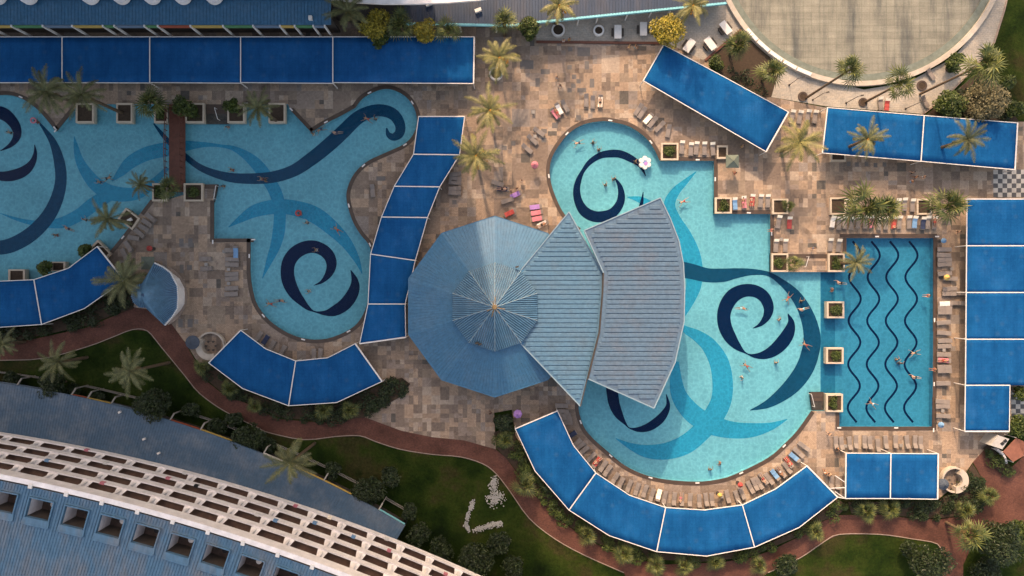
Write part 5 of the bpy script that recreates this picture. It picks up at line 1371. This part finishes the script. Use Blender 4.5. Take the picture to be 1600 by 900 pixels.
umbrella(809, 647, 7, M['purple'], 'lilac parasol at the top corner of the big curved canopy', 1.8, 7, 0)
def counter(x, y, r, a0, a1, label):
    t = thing('curved_counter', P(x, y), label, 'counter'); c = P(x, y)
    mb = MB(); mb.ring(c, r*.1-.95, r*.1, 0, 1.05, a0, a1, 26); mb.build('counter_top', M['rim'], t)
    mb = MB(); mb.ring(c, r*.1-.25, r*.1, 0, .8, a1, a0+2*PI, 26); mb.build('low_wall', M['rim'], t)
    mb = MB()
    for i in range(6):
        a = i*1.05; q = (c.x+math.cos(a)*.75, c.y+math.sin(a)*.75); mb.disc(q, .17, .6, .66, 10); mb.tube((q[0], q[1], 0), (q[0], q[1], .6), .03)
    mb.build('stool', M['dark'], t)
counter(332, 540, 22, PI*.78, PI*1.65, 'white curved counter beside the round slate parasol on the left deck')
counter(1487, 748, 20, -PI*.5, PI*.35, 'white ring shaped counter at the right end of the rectangular canopy')
M['kwhite'] = simple('dull_white', (.36,.34,.33), .7, .15)
t = thing('white_kiosk', P(1563, 690), 'small white kiosk with two dark openings beside the short hedge', 'kiosk')
mb = MB(); mb.prism(PP([(1548,696),(1560,680),(1577,686),(1566,702)], 2.6), 0, 2.6); mb.build('wall', M['kwhite'], t)
for x, y in ((1566,693),(1570.5,689)):
    q = P(x, y, 2.6); mb = MB(); mb.box((q.x, q.y, 2.62), (.5, .45, .08), .6); mb.build('hatch', M['black'], t)
mb = MB()
c = PP(cr([(1558,702),(1566,708),(1571,716),(1573,724)], 4), .8)
for i in range(len(c)-1): mb.beam(c[i], c[i+1], .3, .8)
mb.build('side_wall', M['pinkwhite'], t)
t = thing('shade_roof', P(1590, 700), 'rust coloured pointed shade roof at the right edge beside the white kiosk', 'roof')
mb = MB(); q = [P(1567,706,2.6), P(1588,684,2.6), P(1612,696,3.4), P(1600,712,2.6), P(1583,722,2.6)]; mb.sheet(q); o = mb.build('roof_panel', simple('rust_roof', (.20,.075,.05), .7, .25), t)
md = o.modifiers.new('thickness', 'SOLIDIFY'); md.thickness = .06
mb = MB()
for v in q: mb.tube((v.x, v.y, 0), (v.x, v.y, v.z), .06)
mb.build('post', M['white'], t)
def ringfloat(x, y, r, mat, label, cat='swim ring'):
    p = P(x, y, WZ+.08); bm = bmesh.new(); n, m = 20, 8; me = bpy.data.meshes.new('swim_ring'); vs = []; fs = []
    for i in range(n):
        for j in range(m):
            a, b = 2*PI*i/n, 2*PI*j/m; rr = r+.13*math.cos(b); vs.append((rr*math.cos(a), rr*math.sin(a), .13*math.sin(b)))
            fs.append((i*m+j, ((i+1) % n)*m+j, ((i+1) % n)*m+(j+1) % m, i*m+(j+1) % m))
    me.from_pydata(vs, [], fs); me.polygons.foreach_set('use_smooth', [True]*len(fs)); bm.free()
    o = link_mesh('swim_ring', me, mat); o.location = p; tag(o, label, cat)
ringfloat(466, 333, .38, M['red'], 'red swim ring in the middle of the left pool on the pale blue band')
ringfloat(52, 188, .38, M['pink'], 'pink swim ring at the upper left edge of the left pool')
# big inflatable lounge ring in the circular end
t = thing('inflatable_island', P(1008, 254, WZ), 'white and blue inflatable island beside the circular pool end', 'inflatable')
c = P(1008, 254, .1)
mb = MB()
for k, (dx, dy) in enumerate(((0,.75),(.62,.4),(.62,-.35),(0,-.75),(-.62,-.4),(-.62,.35))):
    n = 10; mb.disc((c.x+dx*.9, c.y+dy*.9), .42, -.1, .16, n, 0, .34)
mb.build('float_lobe', M['white'], t)
mb = MB(); mb.disc((c.x, c.y), .62, -.05, .12, 16); mb.build('seat', M['blue'], t)
mb = MB(); mb.disc((c.x+.1, c.y-.15), .3, .12, .2, 12); mb.build('cushion', M['purple'], t)
mb = MB(); mb.box((*P(203, 344, .4).xy, .45), (.75, .45, .25), .5); tag(mb.build('equipment_box', M['white']), 'small white box on the soil of the diamond planter', 'box')
mb = MB(); q = P(368, 393, .6)
# added dark poles stand in for thin dark marks on the ring pavement
for x, y, zt, l in ((1270,156,3.5,'slender dark pole beside the first tree pit below the basin'),(1322,161,3.5,'slender dark pole between the two leaning palms'),(1415,170,3.5,'slender dark pole just above the long right canopy'),(1233,133,3.5,'slender dark pole at the foot of the dark fan palm')):
    t = thing('dark_pole', P(x, y), l, 'lamp post', 'added dark poles on the ring pavement'); p = P(x, y); mb = MB(); mb.tube(p, (p.x, p.y, zt), .06, .04); mb.disc((p.x, p.y), .16, 0, .08, 10); mb.build('pole', M['dark'], t)
    mb = MB(); mb.tube((p.x, p.y, zt), (p.x+.6, p.y+.15, zt+.1), .04); mb.box((p.x+.7, p.y+.18, zt+.08), (.45, .2, .1), .2); mb.build('pole_arm', M['dark'], t)

# ------------------------------------------------------------ people
def body_mesh(J, E, name):
    """J: joint -> (pos, radius); E: edges. One continuous skinned figure."""
    me = bpy.data.meshes.new(name); keys = list(J); idx = {k: i for i, k in enumerate(keys)}
    me.from_pydata([J[k][0] for k in keys], [(idx[a], idx[b]) for a, b in E], [])
    o = bpy.data.objects.new(name, me); COL.objects.link(o)
    o.modifiers.new('skin', 'SKIN'); sv = me.skin_vertices[0].data
    for k in keys: r = J[k][1]; sv[idx[k]].radius = (r, r) if not isinstance(r, tuple) else r
    sv[idx['pelvis']].use_root = True
    sb = o.modifiers.new('sub', 'SUBSURF'); sb.levels = 1; sb.render_levels = 1
    dg = bpy.context.evaluated_depsgraph_get(); dg.update(); ev = o.evaluated_get(dg); m2 = bpy.data.meshes.new_from_object(ev)
    m2.polygons.foreach_set('use_smooth', [True]*len(m2.polygons)); m2.name = name
    bpy.data.objects.remove(o); return m2
def figure(pose):
    V = Vector
    # built standing along +Z, facing +Y, then posed by joint positions
    sh, hp = .19, .10
    if pose == 'stand':
        P_ = dict(pelvis=(0,0,.95), spine=(0,0,1.18), chest=(0,.01,1.38), neck=(0,.01,1.50), head=(0,.02,1.62), crown=(0,.02,1.74))
        arm = lambda s: [(s*sh,0,1.42), (s*.25,-.02,1.15), (s*.27,.06,.90)]; leg = lambda s: [(s*hp,0,.90), (s*.11,.02,.50), (s*.12,-.03,.08), (s*.12,.13,.03)]
    elif pose == 'walk':
        P_ = dict(pelvis=(0,0,.95), spine=(0,.02,1.18), chest=(0,.04,1.38), neck=(0,.05,1.50), head=(0,.07,1.62), crown=(0,.07,1.74))
        arm = lambda s: [(s*sh,.03,1.42), (s*.25,-.12*s,1.17), (s*.24,-.22*s+.1,.97)]; leg = lambda s: [(s*hp,0,.90), (s*.10,.20*s,.52), (s*.10,.28*s-.08,.10), (s*.10,.28*s+.08,.05)]
    elif pose == 'lie':      # on the back, head towards +Y, along the lounger
        P_ = dict(pelvis=(0,0,.10), spine=(0,.22,.12), chest=(0,.42,.16), neck=(0,.55,.20), head=(0,.66,.25), crown=(0,.78,.29))
        arm = lambda s: [(s*sh,.46,.16), (s*.27,.22,.10), (s*.26,-.02,.08)]; leg = lambda s: [(s*hp,-.05,.10), (s*.12,-.46,.20), (s*.13,-.88,.08), (s*.14,-.92,.17)]
    elif pose == 'sit':
        P_ = dict(pelvis=(0,0,.52), spine=(0,.02,.75), chest=(0,.04,.95), neck=(0,.05,1.07), head=(0,.08,1.19), crown=(0,.08,1.31))
        arm = lambda s: [(s*sh,.03,.99), (s*.26,.10,.74), (s*.18,.32,.62)]; leg = lambda s: [(s*hp,.04,.50), (s*.13,.46,.50), (s*.13,.48,.08), (s*.13,.62,.04)]
    elif pose == 'swim':     # breast stroke, face down, head +Y
        P_ = dict(pelvis=(0,0,0), spine=(0,.22,.02), chest=(0,.42,.04), neck=(0,.55,.06), head=(0,.67,.09), crown=(0,.79,.09))
        arm = lambda s: [(s*sh,.46,.03), (s*.42,.62,0), (s*.55,.86,-.02)]; leg = lambda s: [(s*hp,-.06,0), (s*.26,-.38,-.05), (s*.33,-.80,-.06), (s*.42,-.93,-.06)]
    elif pose == 'crawl':
        P_ = dict(pelvis=(0,0,0), spine=(.01,.22,.01), chest=(.02,.42,.02), neck=(.02,.55,.04), head=(.03,.67,.06), crown=(.03,.79,.06))
        arm = lambda s: [(s*sh,.46,.03), (s*.27,.46+.28*s,.05), (s*.20,.46+.55*s,.02)]; leg = lambda s: [(s*hp,-.06,0), (s*.11,-.46,-.02+.04*s), (s*.10,-.88,-.02), (s*.10,-1.02,-.04)]
    else:                    # 'float': upright in the water, arms spread at the surface
        P_ = dict(pelvis=(0,-.1,-.52), spine=(0,-.05,-.30), chest=(0,0,-.10), neck=(0,.02,.03), head=(0,.05,.14), crown=(0,.06,.26))
        arm = lambda s: [(s*sh,0,-.05), (s*.34,.12,-.16), (s*.30,.38,-.12)]; leg = lambda s: [(s*hp,-.1,-.56), (s*.16,.12,-.70), (s*.2,-.25,-.76), (s*.2,-.38,-.76)]
    R = dict(pelvis=(.15,.11), spine=(.125,.095), chest=(.165,.11), neck=.055, head=.088, crown=.06)
    J = {k: (V(v), R[k]) for k, v in P_.items()}; E = [('pelvis','spine'),('spine','chest'),('chest','neck'),('neck','head'),('head','crown')]
    hd, ck = V(P_['head']), V(P_['crown']); up = (ck-hd).normalized()
    for s, n in ((-1, 'l'), (1, 'r')):
        a = [V(v) for v in arm(s)]; l = [V(v) for v in leg(s)]
        for k, p, r in (('sho', a[0], .062), ('elb', a[1], .042), ('wri', a[2], .028)): J[n+k] = (p, r)
        d = (a[2]-a[1]).normalized(); sd = d.orthogonal().normalized(); J[n+'palm'] = (a[2]+d*.06, (.036, .016))
        E += [('chest', n+'sho'), (n+'sho', n+'elb'), (n+'elb', n+'wri'), (n+'wri', n+'palm')]
        for f in range(5):
            q = (f-2)*.019; ln = (.055, .085, .092, .085, .065)[f]; J[n+'f%d' % f] = (a[2]+d*(.06+ln if f else .07)+sd*(q*1.5 if f else -.055), .008); E.append((n+'palm', n+'f%d' % f))
        for k, p, r in (('hip', l[0], .092), ('kne', l[1], .058), ('ank', l[2], .038), ('toe', l[3], .032)): J[n+k] = (p, r)
        E += [('pelvis', n+'hip'), (n+'hip', n+'kne'), (n+'kne', n+'ank'), (n+'ank', n+'toe')]
    body = body_mesh(J, E, 'person')
    # hair: cap around the back and top of the head
    mb = MB(); n = 10; fw = V((0, 1, 0)) if abs(up.y) < .5 else V((0, 0, -1 if pose in ('swim', 'crawl') else 1)); c = hd+up*.04-fw*.015
    sdv = up.cross(fw).normalized(); g = []
    for i in range(6):
        ph = -.35+1.9*i/5
        for j in range(n):
            th = 2*PI*j/n; v = up*math.sin(min(ph, PI/2))*.115+(fw*math.cos(th)+sdv*math.sin(th))*math.cos(min(ph, PI/2))*.098
            if i < 2 and math.cos(th) > .5: v = v*.80
            g.append(c+v)
    mb.add(g, [(i*n+j, i*n+(j+1) % n, (i+1)*n+(j+1) % n, (i+1)*n+j) for i in range(5) for j in range(n)]+[tuple(range(5*n, 6*n))], 0, True)
    h = mb.build('hair', M['hair']); hm = h.data; bpy.data.objects.remove(h)
    # trunks: sleeve round hips and upper thighs
    mb = MB(); pv = V(P_['pelvis']); ax = (V(P_['spine'])-pv).normalized(); mb.tube(pv-ax*.09, pv+ax*.09, .165, .155, 12, cap=False)
    for s in (-1, 1):
        l = [V(v) for v in leg(s)]; mb.tube(l[0]+(l[0]-l[1])*.08, l[0].lerp(l[1], .38), .108, .098, 10)
    h = mb.build('swimwear', M['navy']); sm = h.data; bpy.data.objects.remove(h)
    return body, hm, sm
FIG = {k: figure(k) for k in ('stand', 'walk', 'lie', 'sit', 'swim', 'crawl', 'float')}
def person(x, y, pose, ang, label, wear='navy', skin='skin1', z=None, group=None):
    if z is None: z = {'swim': WZ-.10, 'crawl': WZ-.07, 'float': WZ, 'lie': .42, 'sit': -.05}.get(pose, 0)
    b, hm, sm = FIG[pose]
    if not b.materials: b.materials.append(M['skin1'])
    o = bpy.data.objects.new('person', b); COL.objects.link(o); p = P(x, y, max(z, 0)+.3); o.location = (p.x, p.y, z); o.rotation_euler = (0, 0, ang)
    o.material_slots[0].link = 'OBJECT'; o.material_slots[0].material = M[skin]
    tag(o, label, 'person', group)
    h = bpy.data.objects.new('hair', hm); COL.objects.link(h); h.parent = o
    s = bpy.data.objects.new('swimwear', sm); COL.objects.link(s); s.parent = o; s.material_slots[0].link = 'OBJECT'; s.material_slots[0].material = M[wear]
    return o
GP = 'swimmers in the pools'
PE = [
 (9,205,'float',1.0,'swimmer inside the navy curl at the far left','black'), (52,188,'float',0,'swimmer holding the pink ring at the upper left pool edge','red'),
 (164,278,'swim',-1.2,'right one of two swimmers side by side in the left pool middle','black'), (150,283,'swim',1.3,'left one of two swimmers side by side in the left pool middle','navy'),
 (82,367,'float',2.0,'swimmer low in the left pool near the dark arc','red'), (104,357,'crawl',1.2,'swimmer right above the lower end of the dark arc','navy'),
 (128,342,'float',.4,'bather at the tip of the palm fronds over the left pool','black'), (359,264,'swim',1.5,'swimmer just right of the footbridge under the dark band','red'), (345,290,'float',3,'bather by the small dark steps at the lower bridge end','black'),
 (352,197,'float',3,'bather below the dark north steps of the left pool','red'), (574,185,'swim',1.2,'left one of a couple on the dark band in the upper right arm','red'), (585,183,'float',-.5,'right one of a couple on the dark band in the upper right arm','navy'),
 (525,206,'crawl',1.6,'lone swimmer halfway along the dark band in the narrow arm','navy'), (487,207,'float',0,'bather at the tip of the stone wedge in the upper pool','white'), (500,201,'swim',2,'swimmer right of the stone wedge','navy'),
 (405,278,'swim',1.6,'left one of the two swimmers on the crossing bands','red'), (412,280,'float',-1.6,'right one of the two swimmers on the crossing bands','black'), (466,333,'float',0,'bather sitting in the red ring','red'),
 (477,347,'float',1,'small bather below the red ring','black'), (491,390,'swim',1.6,'swimmer on top of the navy spiral in the round left end','white'), (526,359,'swim',.8,'swimmer on the pale blue arc above the navy spiral','red'),
 (480,455,'swim',1.8,'swimmer in the eye of the navy spiral of the left pool','white'), (422,475,'swim',1.4,'left swimmer of a pair near the lower left rim','red'), (436,470,'crawl',-1.6,'right swimmer of a pair near the lower left rim','navy'),
 (905,222,'swim',1.8,'left one of two swimmers at the top of the circular end','navy'), (928,221,'swim',-.8,'right one of two swimmers at the top of the circular end','black'), (937,232,'float',0,'bather above the navy ring of the circular end','black'),
 (947,287,'swim',.5,'swimmer inside the navy ring of the circular end','black'), (995,251,'float',-1.5,'bather pushing the inflatable island','black'), (960,278,'float',.2,'bather by the inner tip of the navy ring','navy'),
 (1070,314,'swim',1.9,'swimmer in the sparkling water above the ribbed roof tip','red'), (1160,482,'crawl',-1.6,'swimmer in the eye of the right navy spiral','teal'), (1169,573,'swim',.9,'swimmer below the right navy spiral','red'),
 (1162,591,'float',2,'bather with white top below the right navy spiral','white'), (1234,465,'swim',2.6,'swimmer at the inner side of the dark outer band','red'), (1256,470,'float',0,'bather on the upper dark outer band','black'), (1257,483,'crawl',1.8,'swimmer a little lower on the dark outer band','teal'),
 (1221,499,'float',1,'bather by the upper tip of the navy crescent','white'), (1262,540,'swim',1,'swimmer on the widest part of the dark outer band','red'), (1216,567,'swim',.2,'swimmer under the navy crescent','navy'),
 (1112,735,'float',0,'left one of two bathers near the bottom of the big pool','black'), (1127,726,'swim',1.2,'right one of two bathers near the bottom of the big pool','red'),
 (1433,552,'swim',1.7,'swimmer on the fourth lane line','black'), (1406,562,'float',.5,'left one of a pair between the third and fourth lane lines','black'), (1411,568,'float',-.5,'right one of a pair between the third and fourth lane lines','navy'),
 (1433,590,'crawl',1.4,'swimmer right of the fourth lane line near the edge','black'), (1366,632,'swim',1.0,'swimmer near the bottom of the second lane line','white'), (1304,453,'swim',1.5,'swimmer between two square water planters at the top','red'), (1316,442,'crawl',1.4,'swimmer near the corner planter of the lap pool','black')]
random.seed(21)
for i, (x, y, po, a, lab, wr) in enumerate(PE): person(x, y, 'float' if (po == 'swim' and i % 2) else po, a, lab, wr, 'skin1' if i % 3 else 'skin2', group=GP)
DP = [
 (870,123,'walk',2.8,'upper one of two people in white walking on the sunny deck','white'), (875,136,'walk',2.6,'lower one of two people in white walking on the sunny deck','white'),
 (880,66,'stand',0,'person in white by the low terrace wall','white'), (889,64,'stand',.4,'person in yellow by the low terrace wall','yellow'), (984,74,'sit',1.6,'person on the ground left of another on the terrace edge','yellow'), (992,74,'sit',-1.6,'person in green sitting on the deck below the terrace','teal'),
 (1422,271,'walk',.5,'upper left person of the group walking under the long right canopy','black'), (1427,278,'walk',1,'middle person of the group walking under the long right canopy','navy'), (1439,278,'walk',1.5,'person in white of the group walking under the long right canopy','white'), (1420,285,'stand',2,'lowest person of the group under the long right canopy','blue'),
 (1493,363,'walk',1,'person in black by the square canopies','black'), (1269,388,'stand',0,'person in pale blue above the wide dark steps','blue'), (1293,677,'walk',.8,'person in dark clothes left of the lower lounger row','black'),
 (1459,577,'sit',1.6,'person sitting on the east edge of the lap pool','red'), (1449,462,'sit',1.6,'person at the east edge of the lap pool higher up','red'), (766,644,'walk',1.2,'person on the plaza left of the dark clipped bush','navy'),
 (1158,230,'stand',1.2,'person in yellow beside the dark planter by the parasol','yellow'), (1148,272,'sit',.3,'person in red on the deck right of the stepped pool','red'), (1396,357,'sit',0,'person in red sitting at the head of the lap pool','red'),
 (1206,360,'sit',1.6,'person sitting on the pool edge left of the column loungers','pink'), (815,283,'stand',0,'person standing in the busy cluster by the golden palms','cream'), (808,296,'walk',1,'person bending in the busy cluster by the golden palms','white'), (799,300,'stand',2,'person in dark swimwear in the busy cluster','black'),
 (1288,739,'sit',0,'person in white between the canopy tips','white'), (1295,741,'sit',1,'person in black between the canopy tips','black'), (1306,700,'walk',2,'person in black at the left end of the lower lounger row','black')]
for i, (x, y, po, a, lab, wr) in enumerate(DP): person(x, y, po, a, lab, wr, 'skin1' if i % 2 else 'skin2', group='people on the deck')
LPp = [(938,159,0,'sunbather on the right lounger of the trio above the circular end','black'),(1462,346,0,'sunbather at the right end of the lap pool head row','red'),(934,721,2.2,'sunbather in red on the curved strip left part','red'),
 (870,175,.6,'sunbather on the left lounger of the tilted trio','red'),(1175,315,0,'sunbather on the ledge row middle lounger','red'),(1162,316,0,'sunbather second on the ledge row','pink'),(1193,749,3.6,'sunbather in red on the right of the curved strip','red'),
 (1220,738,3.7,'sunbather in white on the right of the curved strip','white'),(1232,722,3.8,'sunbather in dark red on the right of the curved strip','red'),(847,351,-1.2,'sunbather on the lowest towel covered lounger near the pointed roof','black'),(1064,779,3,'sunbather on the curved strip near the bottom','pink'),
 (1475,564,-1.57,'sunbather east of the lap pool on the pink towel','red'),(785,295,-1.6,'sunbather on the dark towel in the busy cluster','black')]
for i, (x, y, a, lab, wr) in enumerate(LPp): person(x, y, 'lie', a, lab, wr, 'skin1' if i % 2 else 'skin2', group='sunbathers')
